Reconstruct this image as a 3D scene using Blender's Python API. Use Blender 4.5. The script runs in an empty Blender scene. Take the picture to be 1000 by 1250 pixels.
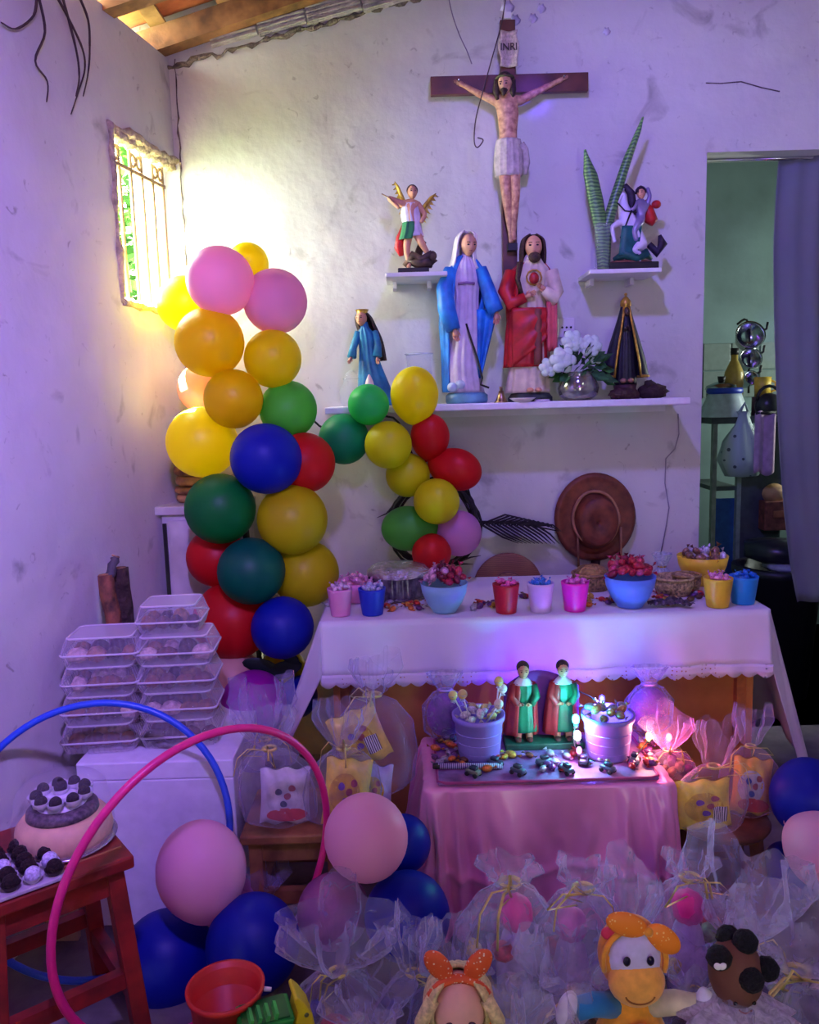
import bpy, math, random
from mathutils import Vector, Matrix, Euler
R = math.radians
rnd = random.Random(7)
SC = bpy.context.scene
COL = SC.collection
# ------------------------------------------------------------------ camera
PITCH, ROLL, F = R(8.0), R(1.6), 1000.0
CAM = Vector((0, 0, 1.4))
FWD = Vector((0, math.cos(PITCH), -math.sin(PITCH)))
UP0 = Vector((0, math.sin(PITCH), math.cos(PITCH)))
RT = Vector((1, 0, 0)) * math.cos(ROLL) - UP0 * math.sin(ROLL)
UP = UP0 * math.cos(ROLL) + Vector((1, 0, 0)) * math.sin(ROLL)
cd = bpy.data.cameras.new('camera')
cd.sensor_fit = 'HORIZONTAL'; cd.sensor_width = 36; cd.lens = 36; cd.clip_start = .02
cam = bpy.data.objects.new('camera', cd); COL.objects.link(cam)
cam.matrix_world = Matrix.Translation(CAM) @ Matrix((RT, UP, -FWD)).transposed().to_4x4()
SC.camera = cam
# ------------------------------------------------------------------ world, lamps, exposure
vs = SC.view_settings
vs.view_transform = 'Standard'; vs.look = 'None'; vs.gamma = 1; vs.use_curve_mapping = False
vs.exposure = 0.46
SC.cycles.use_denoising = True
SC.cycles.transparent_max_bounces = 24
SC.cycles.sample_clamp_indirect = 6
W = bpy.data.worlds.new('sky'); SC.world = W; W.use_nodes = True
W.node_tree.nodes['Background'].inputs[0].default_value = (.90, 1.0, .90, 1)
W.node_tree.nodes['Background'].inputs[1].default_value = 32.0
def lamp(name, kind, loc, energy, color, **k):
    d = bpy.data.lights.new(name, kind); d.energy = energy; d.color = color
    rot = k.pop('rot', None); aim = k.pop('aim', None)
    for a, b in k.items(): setattr(d, a, b)
    o = bpy.data.objects.new(name, d); COL.objects.link(o); o.location = loc
    if aim is not None: o.rotation_euler = (Vector(aim) - Vector(loc)).to_track_quat('-Z', 'Y').to_euler()
    if rot is not None: o.rotation_euler = rot
    return o
lamp('sun', 'SUN', (-3, 2.6, 6), 750, (1, .97, .66), angle=R(1.0), aim=(-3 + 1.3, 2.6 - .4, 6 - 3.9))
lamp('party_light', 'SPOT', (.3, 1.65, 2.62), 66, (.23, .17, 1.0), shadow_soft_size=.05, spot_size=R(118), spot_blend=1.0, aim=(1.1, 3.0, 1.6))
lamp('party_light_front', 'SPOT', (-.2, .5, 2.2), 215, (.34, .20, 1.0), shadow_soft_size=.06, spot_size=R(105), spot_blend=1.0, aim=(-1.15, 1.35, 1.6))
lamp('purple_fill_low', 'POINT', (.45, .55, 2.0), 11, (.42, .10, 1.0), shadow_soft_size=.05)  # added purple fill for the toys and satin in front
lamp('party_beam', 'SPOT', (.25, 1.75, 2.75), 70, (.10, .04, 1.0), shadow_soft_size=.02, spot_size=R(6), spot_blend=.9, aim=(0.476, 3.04, 2.450))
def portal(name, loc, rot, sx, sy):
    o = lamp(name, 'AREA', loc, 0, (1, 1, 1), rot=rot, shape='RECTANGLE', size=sx, size_y=sy)
    o.data.cycles.is_portal = True
# ------------------------------------------------------------------ placing helpers
def P(px, py, Y):
    d = FWD + RT * ((px - 500) / F) + UP * ((625 - py) / F)
    return CAM + d * (Y / d.y)
def ON(px, z, Y):                       # the point at depth Y and height z in image column px
    h = z - CAM.z
    dep = Y * math.cos(PITCH) - h * math.sin(PITCH)
    upc = Y * math.sin(PITCH) + h * math.cos(PITCH)
    u = (px - 500) / F
    # (X cosr - upc sinr)/dep = u
    return Vector(((u * dep + math.sin(ROLL) * upc) / math.cos(ROLL), Y, z))
def S(px, py, Y):                       # metres per pixel there
    return (P(px + 1, py, Y) - P(px, py, Y)).length
# ------------------------------------------------------------------ mesh builder
class MB:
    def __init__(s): s.v = []; s.f = []
    def add(s, v, f):
        n = len(s.v); s.v += [tuple(x) for x in v]; s.f += [tuple(i + n for i in q) for q in f]; return s
    def box(s, c, d, rot=None):
        M = Euler(rot).to_matrix() if rot else Matrix.Identity(3); c = Vector(c)
        v = [c + M @ Vector((x * d[0] / 2, y * d[1] / 2, z * d[2] / 2)) for x in (-1, 1) for y in (-1, 1) for z in (-1, 1)]
        return s.add(v, [(0, 1, 3, 2), (4, 6, 7, 5), (0, 4, 5, 1), (2, 3, 7, 6), (0, 2, 6, 4), (1, 5, 7, 3)])
    def grid(s, fn, nu, nv, cu=False):
        v = [fn(i / nu, j / nv) for j in range(nv + 1) for i in range(nu + (0 if cu else 1))]
        w = nu if cu else nu + 1; f = []
        for j in range(nv):
            for i in range(nu):
                k = (i + 1) % w
                f.append((j * w + i, j * w + k, (j + 1) * w + k, (j + 1) * w + i))
        return s.add(v, f)
    def ball(s, c, r, nu=14, nv=9, rot=None, fn=None):
        if not hasattr(r, '__len__'): r = (r, r, r)
        M = Euler(rot).to_matrix() if rot else Matrix.Identity(3); c = Vector(c)
        def g(u, w):
            a = u * 2 * math.pi; b = (w - .5) * math.pi * .998
            d = Vector((math.cos(b) * math.cos(a), math.cos(b) * math.sin(a), math.sin(b)))
            k = fn(d) if fn else 1
            return c + M @ Vector((d.x * r[0] * k, d.y * r[1] * k, d.z * r[2] * k))
        return s.grid(g, nu, nv, True)
    def tube(s, pts, r, n=8, closed=False, flat=1.0):
        pts = [Vector(p) for p in pts]; m = len(pts)
        rs = r if hasattr(r, '__len__') else [r] * m
        v = []; f = []; ref = None
        for i, p in enumerate(pts):
            if closed: t = pts[(i + 1) % m] - pts[i - 1]
            else: t = pts[min(i + 1, m - 1)] - pts[max(i - 1, 0)]
            if t.length < 1e-9: t = Vector((0, 0, 1))
            t.normalize()
            if ref is None: ref = Vector((0, 0, 1)) if abs(t.z) < .9 else Vector((0, 1, 0))
            a = ref - t * ref.dot(t)
            if a.length < 1e-6: a = t.orthogonal()
            a.normalize(); ref = a; b = t.cross(a)
            for k in range(n):
                th = 2 * math.pi * k / n
                v.append(p + (a * math.cos(th) * flat + b * math.sin(th)) * rs[i])
        for i in range(m if closed else m - 1):
            j = (i + 1) % m
            for k in range(n):
                q = (k + 1) % n
                f.append((i * n + k, i * n + q, j * n + q, j * n + k))
        if not closed:
            f.append(tuple(range(n))[::-1]); f.append(tuple((m - 1) * n + k for k in range(n)))
        return s.add(v, f)
    def lathe(s, prof, n=24, c=(0, 0, 0), mod=None, ry=1.0):
        m = len(prof) - 1; c = Vector(c)
        def g(u, w):
            i = int(round(w * m)); r, z = prof[i]; a = u * 2 * math.pi
            k = mod(a, i / m) if mod else 1
            return c + Vector((r * k * math.cos(a), r * k * math.sin(a) * ry, z))
        return s.grid(g, n, m, True)
    def loft(s, rings, n=28, folds=0, amp=0, a0=0, a1=360, ph=0, sub=4, cap=True):
        rr = []
        for i in range(len(rings) - 1):
            for q in range(sub):
                t = q / sub; p0 = rings[max(i - 1, 0)]; p1 = rings[i]; p2 = rings[i + 1]; p3 = rings[min(i + 2, len(rings) - 1)]
                rr.append([.5 * (2 * b + (c - a) * t + (2 * a - 5 * b + 4 * c - d) * t * t + (3 * b - a - 3 * c + d) * t ** 3) for a, b, c, d in zip(p0, p1, p2, p3)])
        rr.append(list(rings[-1])); m = len(rr) - 1; full = (a1 - a0) >= 359.9
        def g(u, w):
            cx, cy, z, rx, ry = rr[int(round(w * m))]; a = R(a0 + (a1 - a0) * u)
            k = 1 + amp * math.sin(folds * a + ph + z * .02) + amp * .5 * math.sin(folds * 1.7 * a + 1.3)if not full else 1 + amp * math.sin(folds * a + ph) + amp * .4 * math.sin((folds + 5) * a + 1)
            return Vector((cx + rx * k * math.cos(a), cy + ry * k * math.sin(a), z))
        b = len(s.v); s.grid(g, n, m, full)
        if full and cap:
            s.f.append(tuple(b + i for i in range(n))[::-1]); s.f.append(tuple(b + m * n + i for i in range(n)))
        return s
    def build(s, name, m, parent=None, loc=(0, 0, 0), smooth=True, k=1.0, solid=0, rz=0, bev=0):
        me = bpy.data.meshes.new(name)
        me.from_pydata([(x * k, y * k, z * k) for x, y, z in s.v], [], s.f)
        if smooth: me.shade_smooth()
        return link(name, me, m, parent, loc, solid, rz, bev)
def link(name, me, m, parent=None, loc=(0, 0, 0), solid=0, rz=0, bev=0):
    o = bpy.data.objects.new(name, me); COL.objects.link(o)
    if m and not me.materials: me.materials.append(m)
    o.location = loc; o.parent = parent
    if rz: o.rotation_euler.z = rz
    if solid: q = o.modifiers.new('s', 'SOLIDIFY'); q.thickness = solid; q.offset = 0
    if bev:
        q = o.modifiers.new('b', 'BEVEL'); q.width = bev; q.segments = 2; q.limit_method = 'ANGLE'
    return o
def smooth_pts(pts, k=5):
    pts = [Vector(p) for p in pts]; out = []
    for i in range(len(pts) - 1):
        a, b, c, d = pts[max(i - 1, 0)], pts[i], pts[i + 1], pts[min(i + 2, len(pts) - 1)]
        for q in range(k):
            t = q / k; out.append(.5 * (2 * b + (c - a) * t + (2 * a - 5 * b + 4 * c - d) * t * t + (3 * b - a - 3 * c + d) * t ** 3))
    return out + [pts[-1]]
def tag(o, label, cat, group=None, kind=None):
    o['label'] = label; o['category'] = cat
    if group: o['group'] = group
    if kind: o['kind'] = kind
    return o
def T(name, label, cat, loc=(0, 0, 0), rz=0, group=None):
    o = bpy.data.objects.new(name, None); COL.objects.link(o); o.empty_display_size = .05
    o.location = loc; o.rotation_euler.z = rz
    return tag(o, label, cat, group)
def copy_tree(o, parent=None):
    c = o.copy(); COL.objects.link(c); c.parent = parent
    for ch in list(o.children): copy_tree(ch, c)
    return c
def skin(name, J, E, m, parent, k=1.0, sub=2):
    names = list(J); me = bpy.data.meshes.new(name)
    me.from_pydata([[q * k for q in J[n][0]] for n in names], [(names.index(a), names.index(b)) for a, b in E], [])
    o = bpy.data.objects.new(name, me); COL.objects.link(o)
    o.modifiers.new('skin', 'SKIN'); ss = o.modifiers.new('sub', 'SUBSURF'); ss.levels = sub; ss.render_levels = sub
    for i, n in enumerate(names):
        q = J[n][1]; q = q if hasattr(q, '__len__') else (q, q)
        me.skin_vertices[0].data[i].radius = (q[0] * k, q[1] * k)
        me.skin_vertices[0].data[i].use_root = (i == 0)
    dg = bpy.context.evaluated_depsgraph_get()
    nm = bpy.data.meshes.new_from_object(o.evaluated_get(dg))
    o.modifiers.clear(); o.data = nm; nm.materials.clear(); nm.materials.append(m); nm.shade_smooth()
    o.parent = parent
    return o
# ------------------------------------------------------------------ materials
def rrect(u, hx, hy, r):                                  # rounded rectangle walked by arc length from the middle of the front
    r = min(r, hx * .98, hy * .98); a, b, q = 2 * (hx - r), 2 * (hy - r), math.pi * r / 2; tot = 2 * a + 2 * b + 4 * q; d = ((u % 1) * tot + a / 2) % tot
    x0, y0, th = -(hx - r), -hy, 0.0
    p = Vector((x0, y0, 0)); t = Vector((1, 0, 0))
    for l in (a, b, a, b):
        n = Vector((t.y, -t.x, 0))
        if d <= l: return p + t * d, n
        d -= l; p = p + t * l
        c = p - n * r
        if d <= q:
            an = d / r; m = n * math.cos(an) + t * math.sin(an); return c + m * r, m
        d -= q; p = c + t * r; t = -n
    return p, Vector((t.y, -t.x, 0))
def srgb(c):
    return tuple((x / 255 / 12.92 if x / 255 <= .04045 else ((x / 255 + .055) / 1.055) ** 2.4) for x in c)
MC = {}
def mat(c, rough=.6, metal=0, var=.12, scale=30, bump=0, bscale=None, spec=.4, trans=0, emit=0, sheen=0, coat=0, c2=None, tl=None, aniso=0):
    key = (tuple(c), rough, metal, var, scale, bump, bscale, spec, trans, emit, sheen, coat, c2, tl)
    if key in MC: return MC[key]
    m = bpy.data.materials.new('m_%d' % len(MC)); MC[key] = m; m.use_nodes = True
    nt = m.node_tree; N = nt.nodes; L = nt.links; b = N['Principled BSDF']; out = N['Material Output']
    col = srgb(c)
    b.inputs['Roughness'].default_value = rough; b.inputs['Metallic'].default_value = metal
    b.inputs['Specular IOR Level'].default_value = spec
    if sheen: b.inputs['Sheen Weight'].default_value = sheen
    if coat: b.inputs['Coat Weight'].default_value = coat; b.inputs['Coat Roughness'].default_value = .1
    if emit: b.inputs['Emission Color'].default_value = (*col, 1); b.inputs['Emission Strength'].default_value = emit
    b.inputs['Base Color'].default_value = (*col, 1)
    if var or bump:
        tc = N.new('ShaderNodeTexCoord'); nz = N.new('ShaderNodeTexNoise'); nz.inputs['Scale'].default_value = scale; nz.inputs['Detail'].default_value = 4
        L.new(tc.outputs['Object'], nz.inputs['Vector'])
        cr = N.new('ShaderNodeValToRGB'); cr.color_ramp.elements[0].position = .3; cr.color_ramp.elements[1].position = .7
        lo = srgb(c2) if c2 else tuple(x * (1 - 2 * var) for x in col)
        cr.color_ramp.elements[0].color = (*lo, 1); cr.color_ramp.elements[1].color = (*[min(1, x * (1 + var)) for x in col], 1)
        L.new(nz.outputs['Fac'], cr.inputs[0]); L.new(cr.outputs[0], b.inputs['Base Color'])
        if bump:
            n2 = nz
            if bscale: n2 = N.new('ShaderNodeTexNoise'); n2.inputs['Scale'].default_value = bscale; n2.inputs['Detail'].default_value = 6; L.new(tc.outputs['Object'], n2.inputs['Vector'])
            bp = N.new('ShaderNodeBump'); bp.inputs['Strength'].default_value = bump; bp.inputs['Distance'].default_value = .02
            L.new(n2.outputs['Fac'], bp.inputs['Height']); L.new(bp.outputs[0], b.inputs['Normal'])
    last = b.outputs[0]
    if tl:
        t = N.new('ShaderNodeBsdfTranslucent'); t.inputs[0].default_value = (*col, 1)
        mx = N.new('ShaderNodeMixShader'); mx.inputs[0].default_value = tl
        L.new(last, mx.inputs[1]); L.new(t.outputs[0], mx.inputs[2]); last = mx.outputs[0]
    if trans:
        t = N.new('ShaderNodeBsdfTransparent'); mx = N.new('ShaderNodeMixShader')
        lw = N.new('ShaderNodeLayerWeight'); lw.inputs[0].default_value = .35
        mr = N.new('ShaderNodeMapRange'); mr.inputs['To Min'].default_value = 1 - trans; mr.inputs['To Max'].default_value = min(1, 1 - trans + (.55 if trans < .95 else .16))
        L.new(lw.outputs['Facing'], mr.inputs['Value']); L.new(mr.outputs[0], mx.inputs[0])
        L.new(t.outputs[0], mx.inputs[1]); L.new(last, mx.inputs[2]); last = mx.outputs[0]
    L.new(last, out.inputs['Surface'])
    return m
def film(c, a, wr=9, seed=0, rough=.35, spec=.6):          # wrinkled sheer film or net
    key = ('film', tuple(c), a, wr, seed, rough)
    if key in MC: return MC[key]
    m = bpy.data.materials.new('film_%d' % len(MC)); MC[key] = m; m.use_nodes = True
    nt = m.node_tree; N = nt.nodes; L = nt.links; b = N['Principled BSDF']; out = N['Material Output']; col = (*srgb(c), 1)
    b.inputs['Base Color'].default_value = col; b.inputs['Roughness'].default_value = rough; b.inputs['Specular IOR Level'].default_value = spec
    tc = N.new('ShaderNodeTexCoord'); nz = N.new('ShaderNodeTexNoise'); nz.inputs['Scale'].default_value = wr; nz.inputs['Detail'].default_value = 5; nz.inputs['Distortion'].default_value = 2.2
    L.new(tc.outputs['Object'], nz.inputs['Vector'])
    bp = N.new('ShaderNodeBump'); bp.inputs['Strength'].default_value = .45; bp.inputs['Distance'].default_value = .02
    L.new(nz.outputs['Fac'], bp.inputs['Height']); L.new(bp.outputs[0], b.inputs['Normal'])
    t = N.new('ShaderNodeBsdfTransparent'); tr = N.new('ShaderNodeBsdfTranslucent'); tr.inputs[0].default_value = col
    m1 = N.new('ShaderNodeMixShader'); m1.inputs[0].default_value = .4
    L.new(b.outputs[0], m1.inputs[1]); L.new(tr.outputs[0], m1.inputs[2])
    mr = N.new('ShaderNodeMapRange'); mr.inputs['From Min'].default_value = .35; mr.inputs['From Max'].default_value = .68
    mr.inputs['To Min'].default_value = a * .6; mr.inputs['To Max'].default_value = min(.95, a * 1.6)
    L.new(nz.outputs['Fac'], mr.inputs['Value'])
    lw = N.new('ShaderNodeLayerWeight'); lw.inputs[0].default_value = .3
    ad = N.new('ShaderNodeMath'); ad.operation = 'MULTIPLY_ADD'; ad.inputs[1].default_value = .34; ad.use_clamp = True
    L.new(lw.outputs['Facing'], ad.inputs[0]); L.new(mr.outputs[0], ad.inputs[2])
    mx = N.new('ShaderNodeMixShader'); L.new(ad.outputs[0], mx.inputs[0]); L.new(t.outputs[0], mx.inputs[1]); L.new(m1.outputs[0], mx.inputs[2])
    L.new(mx.outputs[0], out.inputs['Surface'])
    return m
def wallmat(base, stain, dark, seed=0, sc=1.0):            # whitewash with damp blotches, scuffs and streaks
    m = bpy.data.materials.new('whitewash'); m.use_nodes = True
    nt = m.node_tree; N = nt.nodes; L = nt.links; b = N['Principled BSDF']; b.inputs['Roughness'].default_value = .85; b.inputs['Specular IOR Level'].default_value = .15
    tc = N.new('ShaderNodeTexCoord'); mp = N.new('ShaderNodeMapping'); mp.inputs['Location'].default_value = (seed, seed * 2, 0)
    L.new(tc.outputs['Object'], mp.inputs[0])
    def noise(s, d, lo, hi, st=None, dist=0):
        n = N.new('ShaderNodeTexNoise'); n.inputs['Scale'].default_value = s * sc; n.inputs['Detail'].default_value = d; n.inputs['Distortion'].default_value = dist
        if st:
            q = N.new('ShaderNodeMapping'); q.inputs['Scale'].default_value = st; L.new(mp.outputs[0], q.inputs[0]); L.new(q.outputs[0], n.inputs[0])
        else: L.new(mp.outputs[0], n.inputs[0])
        r = N.new('ShaderNodeMapRange'); r.inputs['From Min'].default_value = lo; r.inputs['From Max'].default_value = hi; r.clamp = True
        L.new(n.outputs['Fac'], r.inputs[0]); return r.outputs[0], n
    def mixc(a, bb, f, k=1):
        x = N.new('ShaderNodeMix'); x.data_type = 'RGBA'
        g = N.new('ShaderNodeMath'); g.operation = 'MULTIPLY'; g.inputs[1].default_value = k; L.new(f, g.inputs[0]); L.new(g.outputs[0], x.inputs[0])
        if hasattr(a, '__len__'): x.inputs[6].default_value = (*a, 1)
        else: L.new(a, x.inputs[6])
        x.inputs[7].default_value = (*bb, 1); return x.outputs[2]
    f1, n1 = noise(1.6, 5, .42, .75); f2, _ = noise(7, 8, .62, .74, dist=.6); f3, _ = noise(3.0, 6, .58, .8, (1, 1, .25))
    f4, n4 = noise(26, 8, .66, .76, dist=1.0)
    c = mixc(srgb(base), srgb(stain), f1, .8); c = mixc(c, srgb(stain), f3, .6); c = mixc(c, srgb(dark), f2, .5); c = mixc(c, srgb(dark), f4, .5)
    L.new(c, b.inputs['Base Color'])
    nb = N.new('ShaderNodeTexNoise'); nb.inputs['Scale'].default_value = 5; nb.inputs['Detail'].default_value = 9; L.new(mp.outputs[0], nb.inputs[0])
    bp = N.new('ShaderNodeBump'); bp.inputs['Strength'].default_value = .45; bp.inputs['Distance'].default_value = .03
    L.new(nb.outputs['Fac'], bp.inputs['Height']); L.new(bp.outputs[0], b.inputs['Normal'])
    return m
def stripes(c1, c2, scale, axis='X', rough=.4, dist=0):
    m = bpy.data.materials.new('stripes'); m.use_nodes = True; nt = m.node_tree; N = nt.nodes; L = nt.links; b = N['Principled BSDF']
    tc = N.new('ShaderNodeTexCoord'); w = N.new('ShaderNodeTexWave'); w.bands_direction = axis; w.inputs['Scale'].default_value = scale; w.inputs['Distortion'].default_value = dist
    cr = N.new('ShaderNodeValToRGB'); cr.color_ramp.interpolation = 'CONSTANT'; cr.color_ramp.elements[0].color = (*srgb(c1), 1); cr.color_ramp.elements[1].color = (*srgb(c2), 1); cr.color_ramp.elements[1].position = .5
    L.new(tc.outputs['Object'], w.inputs[0]); L.new(w.outputs[0], cr.inputs[0]); L.new(cr.outputs[0], b.inputs['Base Color']); b.inputs['Roughness'].default_value = rough
    return m
def dots(c1, c2, scale, thr=.28, rough=.6):
    m = bpy.data.materials.new('dots'); m.use_nodes = True; nt = m.node_tree; N = nt.nodes; L = nt.links; b = N['Principled BSDF']
    tc = N.new('ShaderNodeTexCoord'); w = N.new('ShaderNodeTexVoronoi'); w.inputs['Scale'].default_value = scale
    cr = N.new('ShaderNodeValToRGB'); cr.color_ramp.interpolation = 'CONSTANT'; cr.color_ramp.elements[0].color = (*srgb(c1), 1); cr.color_ramp.elements[1].color = (*srgb(c2), 1); cr.color_ramp.elements[1].position = thr
    L.new(tc.outputs['Object'], w.inputs[0]); L.new(w.outputs['Distance'], cr.inputs[0]); L.new(cr.outputs[0], b.inputs['Base Color']); b.inputs['Roughness'].default_value = rough
    return m
WOOD = mat((120, 70, 40), .5, var=.25, scale=18, c2=(70, 38, 22))
WHITE = mat((225, 222, 220), .5, var=.06, scale=12)
CLEAR = mat((235, 235, 240), .12, var=0, trans=.86, spec=.8)
GLASS = mat((225, 235, 235), .05, var=0, trans=.95, spec=1)
GOLD = mat((190, 150, 60), .35, .7, var=.2, scale=60)
SKIN_T = mat((205, 150, 115), .55, var=.08, scale=40)
DARK = mat((25, 22, 24), .5, var=.2, scale=40)
STEEL = mat((190, 195, 198), .18, 1, var=.05, scale=20)
LEAF = mat((50, 105, 45), .45, var=.3, scale=60)
# ------------------------------------------------------------------ shared figure helpers
def head_ball(mb, c, r, yaw=0, tilt=0, nu=26, nv=18):      # an egg with a nose, eye sockets and a chin, facing -y
    def k(d):
        def g(p, w): p = Vector(p).normalized(); return math.exp(-((d - p).length / w) ** 2)
        s = 1 + .17 * g((0, -1, -.12), .17) + .07 * g((0, -1, .15), .15) - .07 * g((.36, -.9, .12), .2) - .07 * g((-.36, -.9, .12), .2) + .06 * g((0, -.8, -.7), .3) + .04 * g((0, -1, -.45), .16)
        return s
    b = len(mb.v); M = Euler((tilt, 0, yaw)).to_matrix(); c = Vector(c)
    mb.ball((0, 0, 0), (r * .74, r * .84, r), nu, nv, fn=k)
    for i in range(b, len(mb.v)):
        x, y, z = mb.v[i]
        if z < 0: x *= 1 - .3 * (-z / r) ** 1.5
        mb.v[i] = tuple(c + M @ Vector((x, y, z)))
    return mb
def face(parent, c, r, m, yaw=0, tilt=0, k=1.0, eye=None, brow=True, lips=(150, 70, 65)):
    h = head_ball(MB(), c, r, yaw, tilt).build('head', m, parent, k=k)
    M = Euler((tilt, 0, yaw)).to_matrix(); c = Vector(c)
    for sx in (-1, 1):
        MB().ball(c + M @ Vector((sx * r * .3, -r * .74, r * .1)), (r * .12, r * .06, r * .07), 8, 6).build('eye', eye or DARK, h, k=k)
        if brow: MB().tube([c + M @ Vector((sx * r * q, -r * (.83 - q * .25), r * (.27 + .05 * math.sin(q * 5)))) for q in (.14, .3, .46)], r * .03, 5).build('eyebrow', mat((60, 40, 30)), h, k=k)
    MB().tube([c + M @ Vector((x * r, -r * (.78 - abs(x) * .25), -r * (.42 - abs(x) * .1))) for x in (-.18, -.08, 0, .08, .18)], [r * .02, r * .05, r * .045, r * .05, r * .02], 6).build('mouth', mat(lips), h, k=k)
    return h
def hand(mb, wrist, direc, normal, s):                     # palm, four bent fingers of unequal length and a side thumb
    w = Vector(wrist); d = Vector(direc).normalized(); n = Vector(normal); n = (n - d * n.dot(d)).normalized(); t = d.cross(n)
    mb.tube([w - d * s * .1, w + d * s * .15, w + d * s * .38, w + d * s * .5], [s * .13, s * .19, s * .22, s * .16], 8)
    for i, l in enumerate((.42, .5, .46, .36)):
        o = w + d * s * .45 + t * s * (-.16 + i * .107)
        mb.tube([o, o + d * s * l * .5 + n * s * .04, o + d * s * l * .85 + n * s * .14, o + d * s * l + n * s * .2], [s * .06, s * .058, s * .05, s * .03], 6)
    o = w + d * s * .12 - t * s * .16
    mb.tube([o, o + d * s * .18 - t * s * .13 + n * s * .04, o + d * s * .36 - t * s * .14 + n * s * .1], [s * .07, s * .06, s * .035], 6)
    return mb
# ================================================================== the setting
YW = 3.1
XC = ON(228, 1.6, YW).x                                    # the room's back left corner
DOORX = ON(857, 1.4, YW).x; DOORZ = P(865, 186, YW).z
EAVE = P(213, 72, YW).z; SL = math.tan(R(16))
TOPX = .16
def roofz(x): return EAVE + (x - XC) * SL
WALL = wallmat((212, 212, 202), (184, 182, 178), (108, 100, 94))
WALL2 = wallmat((206, 206, 196), (180, 178, 172), (100, 90, 84), seed=5)
def struct(o): o['kind'] = 'structure'; return o
def prism(mb, poly, y0, y1):                               # polygon in xz, pushed from y0 to y1
    n = len(poly); v = [(x, y0, z) for x, z in poly] + [(x, y1, z) for x, z in poly]
    return mb.add(v, [tuple(range(n)), tuple(range(2 * n - 1, n - 1, -1))] + [(i, (i + 1) % n, n + (i + 1) % n, n + i)[::-1] for i in range(n)])
XR = 2.05
m = MB()
prism(m, [(XC - .16, 0), (DOORX, 0), (DOORX, DOORZ), (DOORX, roofz(DOORX) + TOPX), (XC - .16, roofz(XC - .16) + TOPX)], YW, YW + .14)
prism(m, [(DOORX, DOORZ), (XR, DOORZ), (XR, roofz(XR) + TOPX), (DOORX, roofz(DOORX) + TOPX)], YW, YW + .14)
prism(m, [(XR - .06, 0), (XR + .2, 0), (XR + .2, roofz(XR + .2) + TOPX), (XR - .06, roofz(XR - .06) + TOPX)], YW, YW + .14)
wall_back = struct(m.build('wall_back', WALL, smooth=False))
# left wall, turned a little away from the view axis, with the window hole
WA = math.atan2(.2, 1.0)
wl = bpy.data.objects.new('wall_left', None); COL.objects.link(wl); wl.location = (XC, YW, 0); wl.rotation_euler.z = -WA * 1.0
struct(wl)
# local frame: y runs from the corner (0) to the camera side (negative), the room is at x > 0
def wl_local(px, py):                                      # pixel -> local (y, z) on the wall face
    d = FWD + RT * ((px - 500) / F) + UP * ((625 - py) / F)
    n = Vector((math.cos(WA), -math.sin(WA), 0)); o = Vector((XC, YW, 0))
    t = (o - CAM).dot(n) / d.dot(n); p = CAM + d * t
    e = Vector((math.sin(WA), math.cos(WA), 0)); return (p - o).dot(e), p.z
a = [wl_local(*q) for q in ((127, 152), (222, 200), (226, 380), (150, 374))]
WY0 = min(a[0][0], a[3][0]) ; WY1 = max(a[1][0], a[2][0]); WZ0 = min(a[2][1], a[3][1]); WZ1 = max(a[0][1], a[1][1])
WY0 = a[0][0] + .03; WZ1 = (a[0][1] + a[1][1]) / 2; WZ0 = (a[2][1] + a[3][1]) / 2
TH = .075; YL = -3.9
m = MB()
for y0, y1, z0, z1 in ((YL, WY0, 0, EAVE), (WY1, 0.02, 0, EAVE), (WY0, WY1, 0, WZ0), (WY0, WY1, WZ1, EAVE)):
    m.box((-TH / 2, (y0 + y1) / 2, (z0 + z1) / 2), (TH, y1 - y0, z1 - z0))
m.build('wall_panel', WALL2, wl, smooth=False)
# ragged broken plaster around the hole
RAG = mat((200, 185, 150), .9, var=.25, scale=40, bump=.8, bscale=60)
rr = random.Random(3)
def ragged(pts, r0):
    q = []
    for (y0, z0), (y1, z1) in zip(pts[:-1], pts[1:]):
        n = 14
        for i in range(n): q.append((rr.uniform(-.006, .004), y0 + (y1 - y0) * i / n + rr.uniform(-.006, .006), z0 + (z1 - z0) * i / n + rr.uniform(-.006, .006)))
    q.append((0, *pts[-1])); return MB().tube(q, [r0 * rr.uniform(.5, 1.5) for _ in q], 7)
ragged([(WY0, WZ0), (WY0, WZ1), (WY1, WZ1), (WY1, WZ0), (WY0, WZ0)], .013).build('plaster_edge', RAG, wl)
for q in range(9):
    yy = WY0 + (WY1 - WY0) * (q + .5) / 9
    MB().ball((-.01, yy, WZ1 - .012), (.02, .03, .018 + .008 * rr.random()), 8, 6, fn=lambda d: 1 + .25 * math.sin(d.x * 9 + d.z * 7)).build('plaster_lump', RAG, wl)
MB().box((-TH + .02, (WY0 + WY1) / 2, WZ0 + .004), (.06, WY1 - WY0, .008)).build('window_sill', mat((230, 228, 215), .7), wl, smooth=False)
win = bpy.data.objects.new('window_1', None); COL.objects.link(win); win.parent = None; struct(win)
win.location = wl.location; win.rotation_euler = wl.rotation_euler
IRON = mat((150, 120, 90), .6, .3, var=.2)
hz = WZ1 - .085
for i in range(6):
    y = WY0 + (WY1 - WY0) * (i + .6) / 6.6
    MB().tube([(-.045, y, WZ0), (-.045, y, WZ1)], .006, 6).build('bar', IRON, win)
MB().box((-.045, (WY0 + WY1) / 2, hz), (.012, WY1 - WY0, .012)).build('crossbar', IRON, win, smooth=False)
for i in range(3):                                         # scrolls above the crossbar
    y = WY0 + (WY1 - WY0) * (i + .55) / 3.3
    for sgn in (-1, 1):
        MB().tube([(-.045, y + sgn * .02 + .016 * math.cos(t * .5), hz + .036 + .02 * math.sin(t * .5)) for t in range(13)], .006, 6).build('scroll', IRON, win)
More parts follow.
